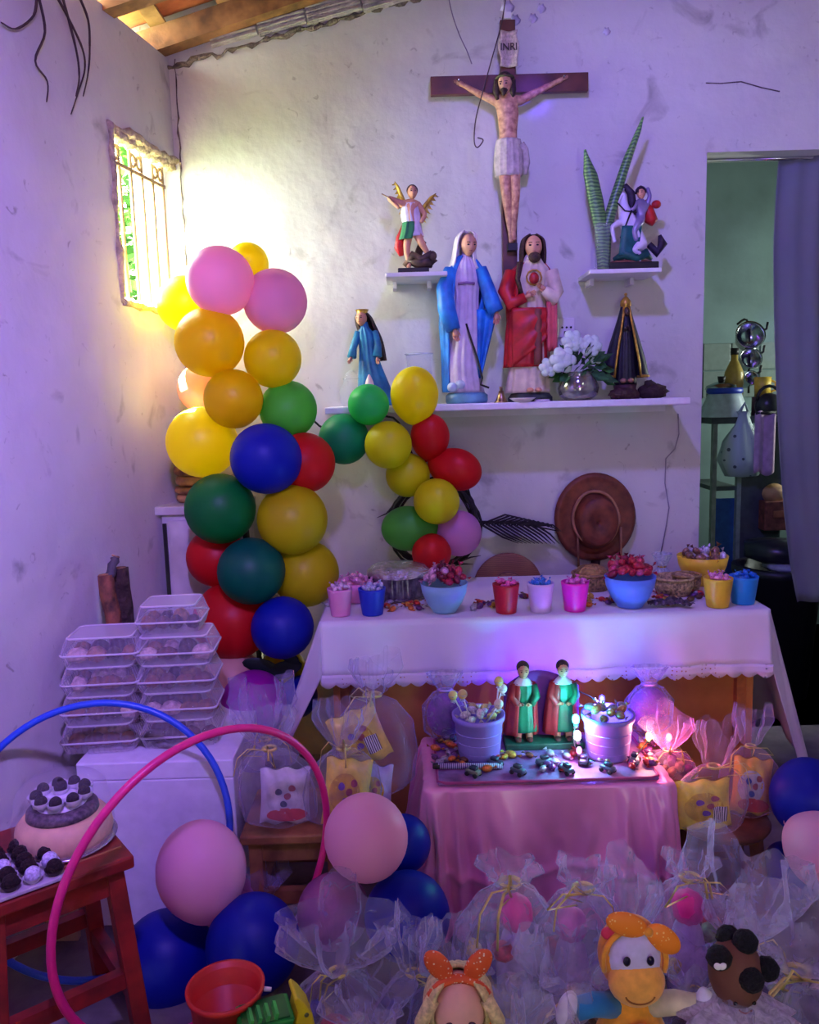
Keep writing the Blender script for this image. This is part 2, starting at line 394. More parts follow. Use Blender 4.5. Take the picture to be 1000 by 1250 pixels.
# beyond the window: a leafy bush and a pale yard
bush_o = T('garden_tree', 'sunlit green tree outside the barred window', 'tree', (-1.8, 5.5, -.37))
rb = random.Random(5); mb = MB()
for i in range(2600):
    p = Vector((rb.gauss(0, .36), rb.gauss(0, .6), rb.gauss(2.85, .5))); d = Vector((rb.uniform(-1, 1), rb.uniform(-1, 1), rb.uniform(-.6, .6))).normalized(); e = d.orthogonal().normalized()
    l = rb.uniform(.08, .16); mb.add([p, p + d * l * .5 + e * l * .3, p + d * l, p + d * l * .5 - e * l * .3], [(0, 1, 2, 3)])
mb.build('foliage', mat((40, 66, 22), .7, tl=.3, var=.3, scale=4, c2=(22, 54, 22), spec=.05), bush_o)
for i in range(4): MB().tube([(0, i * .1 - .15, 0), (rb.uniform(-.1, .1), i * .2 - .3, 1.6), (rb.uniform(-.3, .3), i * .4 - .6, 2.8)], [.04, .03, .008], 6).build('stem', WOOD, bush_o)
struct(MB().box((-4.2, 3, -.42), (6.6, 14, .1)).build('yard_ground', mat((105, 125, 85), .95, scale=3), smooth=False))
# floor, right wall, the wall behind the camera with an added daylight slit, the kitchen shell
CEM = mat((120, 110, 108), .75, var=.3, scale=5, bump=.3, bscale=30)
struct(MB().box((.3, 1.3, -.05), (4.4, 7.2, .1)).build('floor', CEM, smooth=False))
struct(MB().box((XR + .07, 1.2, 1.8), (.14, 4.0, 3.7)).build('wall_right', WALL, smooth=False))
m = MB(); FY = -.75
DX0, DX1, DZ = .47, .53, 1.9  # narrow slit added in the unseen wall to let in fill daylight
m.box(((-1.6 + DX0) / 2, FY - .07, 1.7), (DX0 + 1.6, .14, 3.4)); m.box(((DX1 + 2.2) / 2, FY - .07, 1.7), (2.2 - DX1, .14, 3.4)); m.box(((DX0 + DX1) / 2, FY - .07, (DZ + 3.4) / 2), (DX1 - DX0, .14, 3.4 - DZ))
struct(m.build('wall_front', WALL, smooth=False))
portal('front_slit_portal', ((DX0 + DX1) / 2, FY - .02, DZ / 2), (R(90), 0, 0), DX1 - DX0, DZ)
portal('window_portal', wl.matrix_basis @ Vector((-TH - .01, (WY0 + WY1) / 2, (WZ0 + WZ1) / 2)), (0, R(-90), -WA), WZ1 - WZ0, WY1 - WY0)
# kitchen
KY = 4.7; KX0, KX1 = .75, 3.0
KW = mat((118, 142, 142), .7, var=.12, scale=3, bump=.1, bscale=20)
struct(MB().box(((KX0 + KX1) / 2, KY + .06, 1.6), (KX1 - KX0 + .5, .12, 3.2)).build('wall_kitchen_back', KW, smooth=False))
struct(MB().box((KX0 - .06, 3.98, 1.6), (.12, 1.5, 3.2)).build('wall_kitchen_left', KW, smooth=False))
m = MB(); m.box((KX1 + .06, 3.47, 1.6), (.12, .6, 3.2)); m.box((KX1 + .06, 4.45, 1.6), (.12, .6, 3.2)); m.box((KX1 + .06, 3.96, .65), (.12, .4, 1.3)); m.box((KX1 + .06, 3.96, 2.55), (.12, .4, 1.3))  # gap in this unseen wall is added to light the kitchen
struct(m.build('wall_kitchen_right', KW, smooth=False))
portal('kitchen_portal', (KX1 - .01, 3.96, 1.6), (0, R(90), 0), .6, .38)
struct(MB().box((1.9, 4.2, -.05), (3.0, 1.9, .1)).build('floor_kitchen', CEM, smooth=False))
struct(MB().box((2.56, 3.3, 1.6), (1.14, .12, 3.2)).build('wall_kitchen_front', KW, smooth=False))
struct(MB().box((1.9, 4.0, 3.0), (3.0, 1.62, .1)).build('ceiling_kitchen', WOOD, smooth=False))
tl_m = mat((125, 138, 134), .3, var=.05)
tile = None
for r_ in range(2):
    for c_ in range(6):
        p = (ON(862, 1.6, KY).x + .16 * c_ - .1, KY - .004, 1.42 + .155 * r_)
        if tile is None: tile = MB().box((0, 0, 0), (.152, .012, .148)).build('tile', tl_m, wall := bpy.data.objects['wall_kitchen_back'], p, False, bev=.003)
        else: q = tile.copy(); COL.objects.link(q); q.location = p
# roof: rafters, laths and clay tiles
ceil = bpy.data.objects.new('ceiling', None); COL.objects.link(ceil); struct(ceil)
ang = math.atan(SL); XE = XC - .16; LEN = (XR + .25 - XE) / math.cos(ang)
RAF = mat((135, 95, 60), .7, var=.3, scale=14, c2=(80, 52, 34), bump=.3)
LAT = mat((190, 150, 100), .7, var=.25, scale=10, c2=(130, 92, 58))
CLAY = mat((190, 105, 65), .85, var=.2, scale=12, c2=(140, 75, 48))
def on_roof(name, me_mb, m_, s, y, up):
    o = me_mb.build(name, m_, ceil, (XE + s * math.cos(ang) - up * math.sin(ang), y, roofz(XE) + s * math.sin(ang) + up * math.cos(ang)), False)
    o.rotation_euler.y = -ang; return o
for i, y in enumerate((3.06, 2.72, 2.3, 1.85, 1.4, .95, .5, .05, -.4)):
    on_roof('rafter', MB().box((LEN / 2, 0, 0), (LEN, .065, .075)), RAF, 0, y, .045)
for i in range(14):
    on_roof('lath', MB().box((0, 0, 0), (.055, 4.1, .018)), LAT, .18 + i * .245, 1.25, .092)
protos = {}
for iy in range(6):
    for ix in range(4):
        for up, fl in ((.15, -1), (.16, 1)):
            s_, y = .02 + ix * .4, 3.08 - iy * .19 - (.095 if fl < 0 else 0)
            if fl not in protos:
                protos[fl] = on_roof('roof_tile', MB().grid(lambda u, w: Vector((w * .44, -.105 * math.cos(math.pi * u), fl * .05 * math.sin(math.pi * u))), 8, 2), CLAY, s_, y, up)
                protos[fl].modifiers.new('s', 'SOLIDIFY').thickness = .012
            else:
                q = protos[fl].copy(); COL.objects.link(q); q.location = (XE + s_ * math.cos(ang) - up * math.sin(ang), y, roofz(XE) + s_ * math.sin(ang) + up * math.cos(ang))
on_roof('roof_deck', MB().box((LEN / 2 + .02, 0, 0), (LEN, 4.3, .02)), CLAY, 0, 1.2, .24)
struct(MB().box((-1.5, .7, EAVE + .06), (1.2, 3.3, .06)).build('ceiling_sun_block', RAF, smooth=False))  # unseen slab added to block sun leaking between wall and roof
# pale hollow bricks bedded along the top of the back wall
BR = mat((185, 178, 172), .9, var=.2, scale=25, bump=.6, bscale=40)
for x0, x1 in ((255, 312), (314, 372), (374, 440), (442, 520)):
    pa = P((x0 + x1) / 2, 45 - ((x0 + x1) / 2 - 255) * .23, YW - .012); w = (x1 - x0) * S(x0, 40, YW) * 1.03
    mb = MB().box((0, .02, 0), (w, .045, .062))
    for k_ in range(4): mb.box((0, -.004, -.024 + .016 * k_), (w, .012, .008))
    o = mb.build('brick', BR, wall_back, pa, False, bev=.003); o.rotation_euler = (rr.uniform(-.1, .1), -ang * .82, 0)
# crumbling mortar line under the bricks, corner crack, cracks and conduit on the walls
MOR = mat((105, 92, 88), .95, var=.3, scale=50, bump=.8, bscale=80)
q = [P(x, 82 - (x - 213) * .285 + rr.uniform(-4, 3), YW - .004) for x in range(205, 520, 6)]
MB().tube(q, [.007 * rr.uniform(.5, 1.7) for _ in q], 7).build('mortar_line', MOR, wall_back)
q = [P(213 + (y - 70) * .055 + rr.uniform(-1.2, 1.2), y, YW - .006) for y in range(72, 330, 9)]
MB().tube(q, [.0035 * rr.uniform(.3, 1.3) for _ in q], 5).build('corner_crack', MOR, wall_back)
for pts in ([(862, 100), (880, 103), (905, 101), (930, 108), (952, 113)], [(545, 425), (540, 424)],):
    q = [P(x, y + rr.uniform(-2, 2), YW - .001) for x, y in pts]
    MB().tube(q, .0022, 5).build('wall_crack', MOR, wall_back)
q = [P(x, y, YW - .004) for x, y in ((828, 505), (829, 530), (824, 548), (813, 560), (812, 590), (817, 620), (812, 650), (806, 680))]
MB().tube(q, .0022, 6).build('wall_cable', mat((150, 145, 150)), wall_back)
for x, y, r_ in ((618, 8, 9), (628, 24, 7), (650, 22, 6), (740, 38, 5), (612, 26, 5), (660, 10, 6)):
    MB().ball(P(x, y, YW), (r_ * .0026, .004, r_ * .0024), 9, 6, fn=lambda d: 1 + .3 * math.sin(d.x * 8 + d.z * 11)).build('paint_flake', mat((200, 195, 210), .9, var=.2), wall_back)
# outlet plate
ou = T('wall_outlet', 'small white wall outlet plate above the white flowers', 'outlet', P(691, 400, YW))
MB().box((0, -.006, 0), (.062, .012, .07)).build('cover_plate', WHITE, ou, smooth=False, bev=.003)
for dx in (-.016, 0, .016): MB().tube([(dx, -.014, 0), (dx, -.008, 0)], .004, 8).build('socket_hole', DARK, ou)
MB().box((0, -.016, -.02), (.02, .012, .012)).build('switch', DARK, ou, smooth=False)
# hanging wires and dry roots
def wire(name, pts, r, label, cat, m_, group=None):
    n = len(pts); pts = smooth_pts(pts); r = [r[min(i // 5, n - 1)] for i in range(len(pts))] if hasattr(r, '__len__') else r
    o = MB().tube(pts, r, 5).build(name, m_); return tag(o, label, cat, group)
RW = mat((70, 55, 55), .8)
wire('hanging_wire', [P(x, y, 2.95) for x, y in ((618, -6), (612, 30), (601, 70), (590, 110), (581, 145), (579, 172), (583, 180), (590, 171), (583, 168))], .0022, 'thin dark wire hanging with a small hook in front of the cross', 'wire', RW)
wire('hanging_wire', [P(x, y, 3.05) for x, y in ((547, -6), (553, 20), (562, 45), (570, 62), (576, 78))], .002, 'short pale curved wire dangling beside the long hooked wire', 'wire', mat((120, 105, 125)))
def on_wl(px, py, off=.012):
    y, z = wl_local(px, py); return wl.matrix_basis @ Vector((off, y, z))
wl_m = wl.matrix_basis
for n_, pts in enumerate(([(62, -8), (80, 25), (96, 60), (99, 85), (92, 110), (82, 140)], [(90, -8), (103, 25), (105, 60), (103, 90), (97, 118)], [(70, -8), (88, 60), (92, 95), (88, 118)], [(40, -8), (36, 20), (14, 36), (-4, 28)], [(42, -4), (50, 40), (38, 75), (53, 100), (52, 125)])):
    wire('dry_root', [on_wl(*p) for p in pts], [.004 * (1 - .75 * i / len(pts)) for i in range(len(pts))], 'thin dark dry root hanging down the left wall below the roof', 'root', RW, 'dry roots on the left wall')
# ================================================================== shelves
SHZ = P(616, 491, 2.98).z
xa, xb = ON(400, SHZ, 2.98).x, ON(833, SHZ, 2.95).x
sh = T('wall_shelf', 'long white wall shelf carrying the large saint statues', 'shelf', ((xa + xb) / 2, 2.98, SHZ - .024))
MB().box((0, 0, .012), (xb - xa, .235, .024)).build('shelf_board', mat((228, 224, 228), .35, var=.05), sh, smooth=False, bev=.004)
MB().box((0, .108, -.012), (xb - xa - .04, .02, .03)).build('wall_cleat', WHITE, sh, smooth=False)
LZ = P(508, 337, 3.0).z; RZ = P(755, 333, 3.0).z
for px, z, w, lab in ((508, LZ, 74, 'small white shelf under the winged angel statue'), (755, RZ, 86, 'small white shelf under the horse rider statue')):
    c = ON(px, z, 3.0); ww = w * S(px, 335, 2.97)
    o = T('wall_shelf', lab, 'shelf', (c.x, 3.0, z - .015))
    MB().box((0, 0, .0075), (ww, .2, .015)).build('shelf_board', WHITE, o, smooth=False, bev=.003)
    for dx in (-ww * .36, ww * .22):
        MB().box((dx, .06, -.012), (.014, .08, .024)).build('bracket', WHITE, o, smooth=False)
# ================================================================== crucifix
cr = T('crucifix', 'dark wooden wall crucifix with a carved figure', 'crucifix', P(621, 190, 3.07))
ck = S(621, 190, 3.07)
CW = mat((92, 48, 34), .45, var=.25, scale=12, c2=(58, 30, 22))
MB().box((0, 0, 2), (18, 9, 302)).build('upright', CW, cr, k=ck, smooth=False, bev=.002)
o = MB().box((1, -4, 80), (189, 8, 21)).build('crossbeam', CW, cr, k=ck, smooth=False, bev=.002)
mb = MB(); mb.grid(lambda u, w: Vector(((u - .5) * (22 - 3 * math.sin(w * 9)), -10 - 2.5 * math.cos(u * 6), 98 + w * 40)), 8, 10)
sc_ = mb.build('scroll', mat((205, 190, 165), .7, var=.2, scale=120), cr, k=ck, solid=.003)
def text(name, body, size, m_, parent, loc, rot, bold=0):
    c = bpy.data.curves.new(name, 'FONT'); c.body = body; c.size = size; c.align_x = 'CENTER'; c.align_y = 'CENTER'; c.extrude = .0006; c.offset = bold
    t = bpy.data.objects.new(name, c); COL.objects.link(t)
    dg = bpy.context.evaluated_depsgraph_get(); me = bpy.data.meshes.new_from_object(t.evaluated_get(dg)); bpy.data.objects.remove(t)
    o = link(name, me, m_, parent, loc); o.rotation_euler = rot; return o
text('lettering', 'INRI', 11 * ck, mat((60, 45, 40)), cr, (0, -13.2 * ck, 119 * ck), (R(90), 0, 0), .0005)
BODY = mat((205, 160, 120), .5, var=.15, scale=60, c2=(150, 95, 75))
J = {'pelvis': ((-2, -13, 0), (12, 9)), 'waist': ((-2, -14, 24), (11.5, 8)), 'chest': ((-2, -15, 46), (14.5, 9)), 'neckb': ((-2, -14, 60), (9, 7)), 'neck': ((-4, -16, 67), 5.0),
     'ls': ((-15, -13, 58), 6), 'le': ((-36, -11, 68), 4.2), 'lw': ((-54, -9.5, 79), 2.9), 'lh': ((-60, -9.5, 82), 3.4),
     'rs': ((12, -13, 58), 6), 're': ((36, -11, 70), 4.2), 'rw': ((58, -9.5, 80), 2.9), 'rh': ((65, -9.5, 83), 3.4),
     'lhip': ((-8, -13, -12), 8.5), 'lk': ((-6, -20, -50), 6.3), 'lc': ((-3, -16, -72), 5.0), 'la': ((0, -12, -96), 3.0), 'lf': ((1, -15, -106), (3, 4)),
     'rhip': ((5, -13, -12), 8.5), 'rk': ((5, -21, -49), 6.3), 'rc': ((4, -17, -72), 5.0), 'ra': ((3, -14, -95), 3.0), 'rf': ((3, -18, -104), (3, 4))}
E = [('pelvis', 'waist'), ('waist', 'chest'), ('chest', 'neckb'), ('neckb', 'neck'), ('neckb', 'ls'), ('ls', 'le'), ('le', 'lw'), ('lw', 'lh'), ('neckb', 'rs'), ('rs', 're'), ('re', 'rw'), ('rw', 'rh'),
     ('pelvis', 'lhip'), ('lhip', 'lk'), ('lk', 'lc'), ('lc', 'la'), ('la', 'lf'), ('pelvis', 'rhip'), ('rhip', 'rk'), ('rk', 'rc'), ('rc', 'ra'), ('ra', 'rf')]
bo = skin('figure', J, E, BODY, cr, ck)
mb = MB(); hand(mb, (-58, -9, 81), (-.9, -.1, .35), (0, -1, 0), 9); hand(mb, (63, -9, 82), (.9, -.1, .35), (0, -1, 0), 9); mb.build('hands', BODY, bo, k=ck)
hd = face(bo, (-6, -20, 75), 11.5, BODY, yaw=-.35, tilt=.35, k=ck)
HAIR = mat((62, 44, 34), .7, var=.3, scale=200)
mb = MB().ball((-6, -17, 79), (10.5, 10.5, 11), 14, 9)
for sx in (-1, 1): mb.tube([(-6 + sx * 9, -18, 80), (-7 + sx * 10, -21, 68), (-6 + sx * 9, -20, 58)], [4, 4, 2], 7)
mb.tube([(-8, -28, 66), (-9, -30, 60)], [4.5, 2], 7); mb.build('hair', HAIR, bo, k=ck)
mb = MB().tube([(-6 + 10.5 * math.cos(t * .5), -18 + 10.5 * math.sin(t * .5), 82 + rr.uniform(-1, 1)) for t in range(12)], 1.6, 6, True); mb.build('thorn_crown', mat((70, 75, 40), .8), bo, k=ck)
mb = MB().loft([(-2, -13, -28, 16, 12.5), (-2, -13.5, -14, 17, 13), (-2, -13.5, 2, 16, 12), (-2, -14, 14, 14, 10.5)], 40, 13, .07); mb.tube([(13, -16, 8), (18, -16, 2), (19, -15, -12), (18, -14, -26)], [5, 4, 5, 3], 7)
mb.build('loincloth', mat((190, 178, 165), .7, var=.15, scale=60), bo, k=ck)
MB().box((2, -8, -110), (12, 14, 9)).build('foot_block', DARK, cr, k=ck, smooth=False, bev=.002)
for x, z in ((-60, 83), (65, 84)): MB().tube([(x, -18, z), (x, -8, z)], 1.2, 6).build('nail', STEEL, cr, k=ck)
MB().box((0, -4, 157), (8, 6, 7)).build('hanger', WHITE, cr, k=ck, smooth=False)
# ================================================================== Mary statue
k3 = S(600, 400, 2.97)
def stat(name, label, cat, px, z, Y=2.97): return T(name, label, cat, ON(px, z, Y))
mry = stat('saint_statue', 'large statue of a woman in a white veil and bright blue mantle', 'statue', 570, SHZ)
MB().lathe([(0, 0), (25, 0), (26, 3), (26, 10), (22, 13), (0, 14)], 28, ry=.75).build('plinth', mat((95, 150, 185), .4, c2=(40, 50, 60), scale=9), mry, k=k3)
ROBE = mat((205, 190, 205), .55, var=.1, scale=25)
MB().loft([(-1, 0, 13, 22, 15), (-4, 0, 45, 21, 15), (-1, 0, 90, 18, 13), (1, 0, 125, 15, 12), (1, 0, 150, 17, 12), (1, 0, 166, 13, 9), (2, 0, 176, 5.5, 5), (2, -1, 184, 5, 5)], 64, 15, .055).build('dress', ROBE, mry, k=k3)
BL = mat((35, 130, 205), .45, var=.2, scale=18, c2=(25, 85, 165))
MB().loft([(-13, 3, 14, 15, 14), (-11, 3, 60, 18, 15), (-6, 3, 100, 24, 16), (0, 3, 130, 26, 16), (1, 2, 155, 23, 14), (2, 2, 168, 15, 10), (2, 1, 176, 8, 7)], 60, 17, .05, a0=-35, a1=238).build('mantle', BL, mry, k=k3, solid=.006)
mb = MB().tube([(-17, -4, 160), (-25, -9, 138), (-23, -13, 112), (-16, -16, 88)], [8, 10, 11, 9], 12); mb.build('sleeve', BL, mry, k=k3)
mb = MB().tube([(19, -3, 160), (27, -7, 136), (33, -10, 116), (37, -11, 108)], [8, 9, 10, 9], 12); mb.build('sleeve', BL, mry, k=k3)
MB().grid(lambda u, w: Vector((13 + u * (26 - w * 22), -6 - 3 * math.sin(u * 9), 112 - w * 82)), 10, 14).build('mantle_fold', BL, mry, k=k3, solid=.005)
mb = MB(); hand(mb, (-14, -17, 88), (.1, -.3, -1), (.3, -1, 0), 17); mb.build('hand', SKIN_T, mry, k=k3)
mb = MB(); hand(mb, (37, -12, 106), (-.1, -.4, -1), (-.3, -1, 0), 17); mb.build('hand', SKIN_T, mry, k=k3)
face(mry, (5, -5, 188), 13, SKIN_T, yaw=.3, tilt=.25, k=k3)
MB().loft([(0, 3, 160, 19, 12), (0, 2, 176, 14, 12), (2, 0, 192, 13, 13), (4, -1, 200, 11, 11), (4, 0, 205, 4, 4)], 40, 9, .03, a0=-48, a1=228).build('veil', mat((235, 228, 212), .6), mry, k=k3, solid=.005)
MB().tube([(0, -13, 95), (4, -17, 80), (12, -17, 55), (18, -17, 30), (16, -17, 22), (26, -18, 18)], 1.4, 6).build('rosary', DARK, mry, k=k3)
MB().tube([(-9, -12.5, 142), (1, -14, 143), (11, -12, 142)], 1.6, 6).build('sash', mat((140, 110, 150)), mry, k=k3)
for i in range(2): MB().ball((-18 + i * 10, -12, 20 + i * 3), (7, 6, 6), 9, 7).build('cloud', mat((185, 200, 215), .6), mry, k=k3)
# ================================================================== Sacred heart statue
jes = stat('saint_statue', 'large statue of a bearded man in a red mantle over cream robe', 'statue', 648, SHZ)
MB().lathe([(0, 0), (27, 0), (27, 5), (23, 10), (0, 13)], 24, ry=.75, mod=lambda a, t: 1 + .06 * math.sin(a * 5)).build('plinth', mat((50, 60, 55), .6, c2=(30, 32, 30)), jes, k=k3)
CRM = mat((215, 198, 172), .6, var=.12, scale=25)
MB().loft([(-4, 0, 11, 27, 15), (-2, 0, 40, 24, 14), (0, 0, 90, 20, 13), (1, 0, 130, 18, 12), (2, 0, 155, 21, 12), (3, 0, 167, 12, 9), (3, 0, 178, 6, 6)], 64, 13, .06).build('robe', CRM, jes, k=k3)
RED = mat((190, 30, 35), .45, var=.2, scale=18, c2=(130, 18, 28))
MB().loft([(-5, 1, 42, 26, 16.5), (-4, 1, 70, 25, 16), (-2, 1, 100, 24, 15.5), (1, 1, 112, 22, 15)], 64, 12, .05, a0=-232, a1=12).build('mantle_skirt', RED, jes, k=k3, solid=.006)
MB().loft([(0, 2, 60, 24, 15), (-1, 2, 100, 26, 16), (0, 2, 135, 28, 16), (1, 2, 152, 26, 14), (3, 2, 165, 15, 10)], 60, 15, .045, a0=-28, a1=236).build('mantle', RED, jes, k=k3, solid=.006)
MB().grid(lambda u, w: Vector((-24 + u * 42, -14 - 4 * math.sin(u * 3.1) - 1.2 * math.sin(w * 16 + u * 5), 112 - u * 2 - w * (70 - 35 * u))), 18, 14).build('mantle_drape', RED, jes, k=k3, solid=.005)
MB().tube([(-22, -2, 155), (-30, -6, 132), (-24, -12, 117), (-8, -17, 124)], [9, 10, 9, 6], 12).build('sleeve', RED, jes, k=k3)
MB().tube([(25, -2, 155), (31, -6, 130), (26, -13, 122), (14, -17, 132)], [9, 9, 9, 6], 12).build('sleeve', CRM, jes, k=k3)
mb = MB(); hand(mb, (-8, -17, 124), (1, -.2, .45), (0, -1, 0), 15); mb.build('hand', SKIN_T, jes, k=k3)
mb = MB(); hand(mb, (16, -17, 132), (-.9, -.3, .5), (0, -1, .2), 15); mb.build('hand', SKIN_T, jes, k=k3)
MB().ball((3, -14, 146), (6, 4, 7), 12, 8).build('heart', mat((150, 25, 35), .35), jes, k=k3)
MB().tube([(3 + 9 * math.cos(t * .6), -14, 147 + 9 * math.sin(t * .6)) for t in range(11)], 1, 5, True).build('halo_ring', GOLD, jes, k=k3)
h = face(jes, (4, -4, 183), 14, SKIN_T, yaw=-.1, k=k3)
BH = mat((70, 45, 32), .7, var=.3, scale=150)
MB().loft([(4, 3, 157, 14, 8), (4, 2, 170, 15, 11), (4, 1, 183, 14.5, 13), (4, 0, 193, 12, 12), (4, 0, 199, 4, 4)], 40, 15, .04, a0=-36, a1=216).build('hair', BH, jes, k=k3, solid=.006)
MB().ball((4, -12, 170.5), (7.5, 6, 6.5), 12, 8).build('beard', BH, h, k=k3)
MB().tube([(-13, -10, 165), (-17, -14, 145), (-12, -17, 128)], [4, 3, 2], 7).build('hair_lock', BH, jes, k=k3)
MB().grid(lambda u, w: Vector((18 + u * 12, -14 - 2 * math.sin(u * 8), 118 - w * 58)), 6, 8).build('sleeve_drape', mat((200, 80, 90), .5), jes, k=k3, solid=.005)
for dx in (-3, 7): MB().ball((dx, -16, 14), (4.5, 7, 3), 9, 6).build('foot', SKIN_T, jes, k=k3)
MB().grid(lambda u, w: Vector((2 + u * 9, -16.5 - math.sin(u * 3) * 2, 110 - w * 66)), 4, 8).build('sash', mat((120, 60, 50)), jes, k=k3, solid=.004)
# ================================================================== black mantled statue
apa = stat('saint_statue', 'dark conical statue in a black gold-trimmed mantle with gold crown', 'statue', 763, SHZ, 2.98)
k2 = S(763, 430, 2.98)
BK = mat((24, 22, 38), .5, var=.3, scale=60, c2=(12, 10, 18))
MB().lathe([(0, 0), (17, 0), (18, 6), (13, 12), (14, 17), (0, 18)], 24).build('plinth', mat((70, 40, 35), .6), apa, k=k2)
MB().loft([(0, -1, 17, 13, 9), (0, -1, 45, 12, 9), (0, 0, 80, 8, 7), (0, 0, 102, 4, 4)], 48, 15, .07).build('robe', BK, apa, k=k2)
mant = MB().loft([(0, 1, 26, 28, 15), (0, 1, 45, 24, 14), (0, 1, 75, 15, 11), (0, 1, 98, 8, 7.5), (0, 1, 112, 4.5, 4.5), (0, 1, 118, 2, 2)], 48, 9, .03, a0=-55, a1=235).build('mantle', BK, apa, k=k2, solid=.005)
for a0 in (-55, 235):
    pts = []
    for z, r1, r2 in ((26, 28, 15), (45, 24, 14), (75, 15, 11), (98, 8, 7.5), (112, 4.5, 4.5)): pts.append((r1 * math.cos(R(a0)), 1 + r2 * math.sin(R(a0)) - 1, z))
    MB().tube(pts, 1.5, 6).build('gold_trim', GOLD, mant, k=k2)
MB().tube([(29 * math.cos(R(t)), 1 + 15.6 * math.sin(R(t)), 27) for t in range(-55, 236, 10)], 1.7, 6).build('gold_hem', GOLD, mant, k=k2)
face(apa, (0, -3, 104), 6, mat((60, 38, 28), .5), k=k2, brow=False)
mb = MB(); hand(mb, (-3, -8, 82), (.5, -.3, 1), (1, 0, 0), 8); hand(mb, (3, -8, 82), (-.5, -.3, 1), (-1, 0, 0), 8); mb.build('hands', mat((60, 38, 28), .5), apa, k=k2)
mb = MB().lathe([(4.5, 108), (6.5, 112), (6, 117), (3, 121), (.5, 123)], 16, mod=lambda a, t: 1 + .08 * math.cos(a * 6)); mb.ball((0, 0, 125), 2, 8, 6); mb.build('crown', GOLD, apa, k=k2)
for i in range(2): MB().ball((-5 + i * 9, -11, 22), (4, 3, 3), 8, 6).build('cherub', mat((150, 105, 85)), apa, k=k2)
rk = random.Random(2)
roc = T('rock_base', 'dark brown lumpy rock piece beside the black mantled statue', 'ornament', ON(800, SHZ, 2.97))
MB().ball((-3, 0, 8), (19, 12, 10), 18, 10, fn=lambda d: 1 + .13 * math.sin(d.x * 8 + 1) * math.cos(d.z * 9)).build('rock', mat((48, 26, 26), .7, bump=.6, scale=50), roc, k=k2)
MB().ball((-8, -2, 15), (8, 7, 7), 12, 8, fn=lambda d: 1 + .15 * math.sin(d.x * 9)).build('rock_knob', mat((42, 24, 24), .7, bump=.6, scale=50), roc, k=k2)
roc2 = tag(MB().ball((0, 0, 7), (18, 11, 8), 16, 9, fn=lambda d: 1 + .15 * math.sin(d.x * 8 + 2) * math.cos(d.z * 9 + d.y * 4)).build('rock_base', mat((60, 32, 30), .7, bump=.6, scale=50), None, ON(760, SHZ, 2.895), k=k2 * .9), 'low reddish brown rock at the foot of the black mantled statue', 'ornament')
# ================================================================== flowers in a round glass vase
fl = T('flower_arrangement', 'white artificial roses with green leaves in a round silver glass vase', 'flowers', ON(706, SHZ, 2.94))
MB().lathe([(0, 0), (15, 0), (23, 6), (25, 15), (21, 26), (17, 31), (20, 34)], 28).build('vase', mat((150, 150, 140), .12, .7, var=.1), fl, k=k2)
rf = random.Random(4)
for i in range(80):
    a = rf.uniform(0, 6.28); e = rf.uniform(-.25, 1.1); d = Vector((math.cos(a) * math.cos(e), math.sin(a) * math.cos(e) * .7, math.sin(e) * .95)); l = rf.uniform(26, 50)
    p0 = Vector((0, 0, 34)); p1 = p0 + d * l * .5; p2 = p0 + d * l + Vector((0, 0, -6 * (1 - e))); s_ = d.orthogonal().normalized() * rf.uniform(5, 8)
    MB().add([p1, (p1 + p2) / 2 + s_, p2, (p1 + p2) / 2 - s_, (p1 + p2) / 2 + Vector((0, 0, 2))], [(0, 1, 4), (1, 2, 4), (2, 3, 4), (3, 0, 4)]).build('leaf', mat((52, 105, 52), .5, var=.3, scale=40, c2=(25, 60, 30)), fl, k=k2)
WF = mat((225, 240, 225), .6, var=.05, tl=.25)
def rose(c, r, par):
    f = MB().ball(c, r * .35, 8, 6).build('rose', WF, par, k=k2)
    for ring, (n, rad, tilt) in enumerate(((4, .45, .3), (5, .75, .75), (6, 1.0, 1.15))):
        for i in range(n):
            a = i * 6.283 / n + ring * .5; d = Vector((math.cos(a) * math.sin(tilt), -math.cos(tilt) * .8, math.sin(a) * math.sin(tilt)))
            MB().ball(Vector(c) + d * r * rad * .62, (r * .36, r * .16, r * .36), 8, 6, rot=(0, -a, 0)).build('petal', WF, f, k=k2)
for c, r in (((-22, -14, 48), 18), ((-10, -10, 70), 15), ((12, -10, 64), 15), ((-38, -10, 40), 13), ((20, -4, 52), 11)): rose(c, r, fl)
# ================================================================== small shelf things
MB_ = MB().lathe([(0, 14), (3, 14), (4, 9), (7, 2), (9, 0), (8, 0)], 18); bell = T('hand_bell', 'small brass hand bell on the shelf between the two large statues', 'bell', ON(612, SHZ, 2.9))
MB_.build('bell_body', mat((150, 120, 85), .3, .8), bell, k=k3); MB().tube([(0, 0, 13), (0, 0, 19)], [1.6, 2.2], 8).build('handle', mat((120, 95, 70), .4, .6), bell, k=k3)
tag(MB().lathe([(0, 0), (9, 0), (15, 4), (16, 5), (9, 2), (0, 1.5)], 20).build('small_dish', WHITE, None, ON(638, SHZ, 2.89), k=k3), 'small white dish in front of the red mantled statue', 'dish')
tag(MB().tube([(0, 0, 0), (0, 0, 3)], [13, 11], 9).build('folded_paper', mat((215, 205, 220)), None, ON(662, SHZ, 2.89), k=k3 * .8), 'small folded white paper beside the dish on the shelf', 'paper')
gl = T('drinking_glass', 'clear empty drinking glass on the shelf left of the blue mantle statue', 'glass', ON(513, SHZ, 3.0))
MB().lathe([(0, 1), (14, 1), (15, 4), (17, 62), (16, 62), (14, 6), (0, 4)], 24).build('cup', GLASS, gl, k=k3)
MB().tube([(17 * math.cos(t * .4), 17 * math.sin(t * .4), 62) for t in range(16)], .8, 5, True).build('rim', mat((210, 215, 220), .2), gl, k=k3)
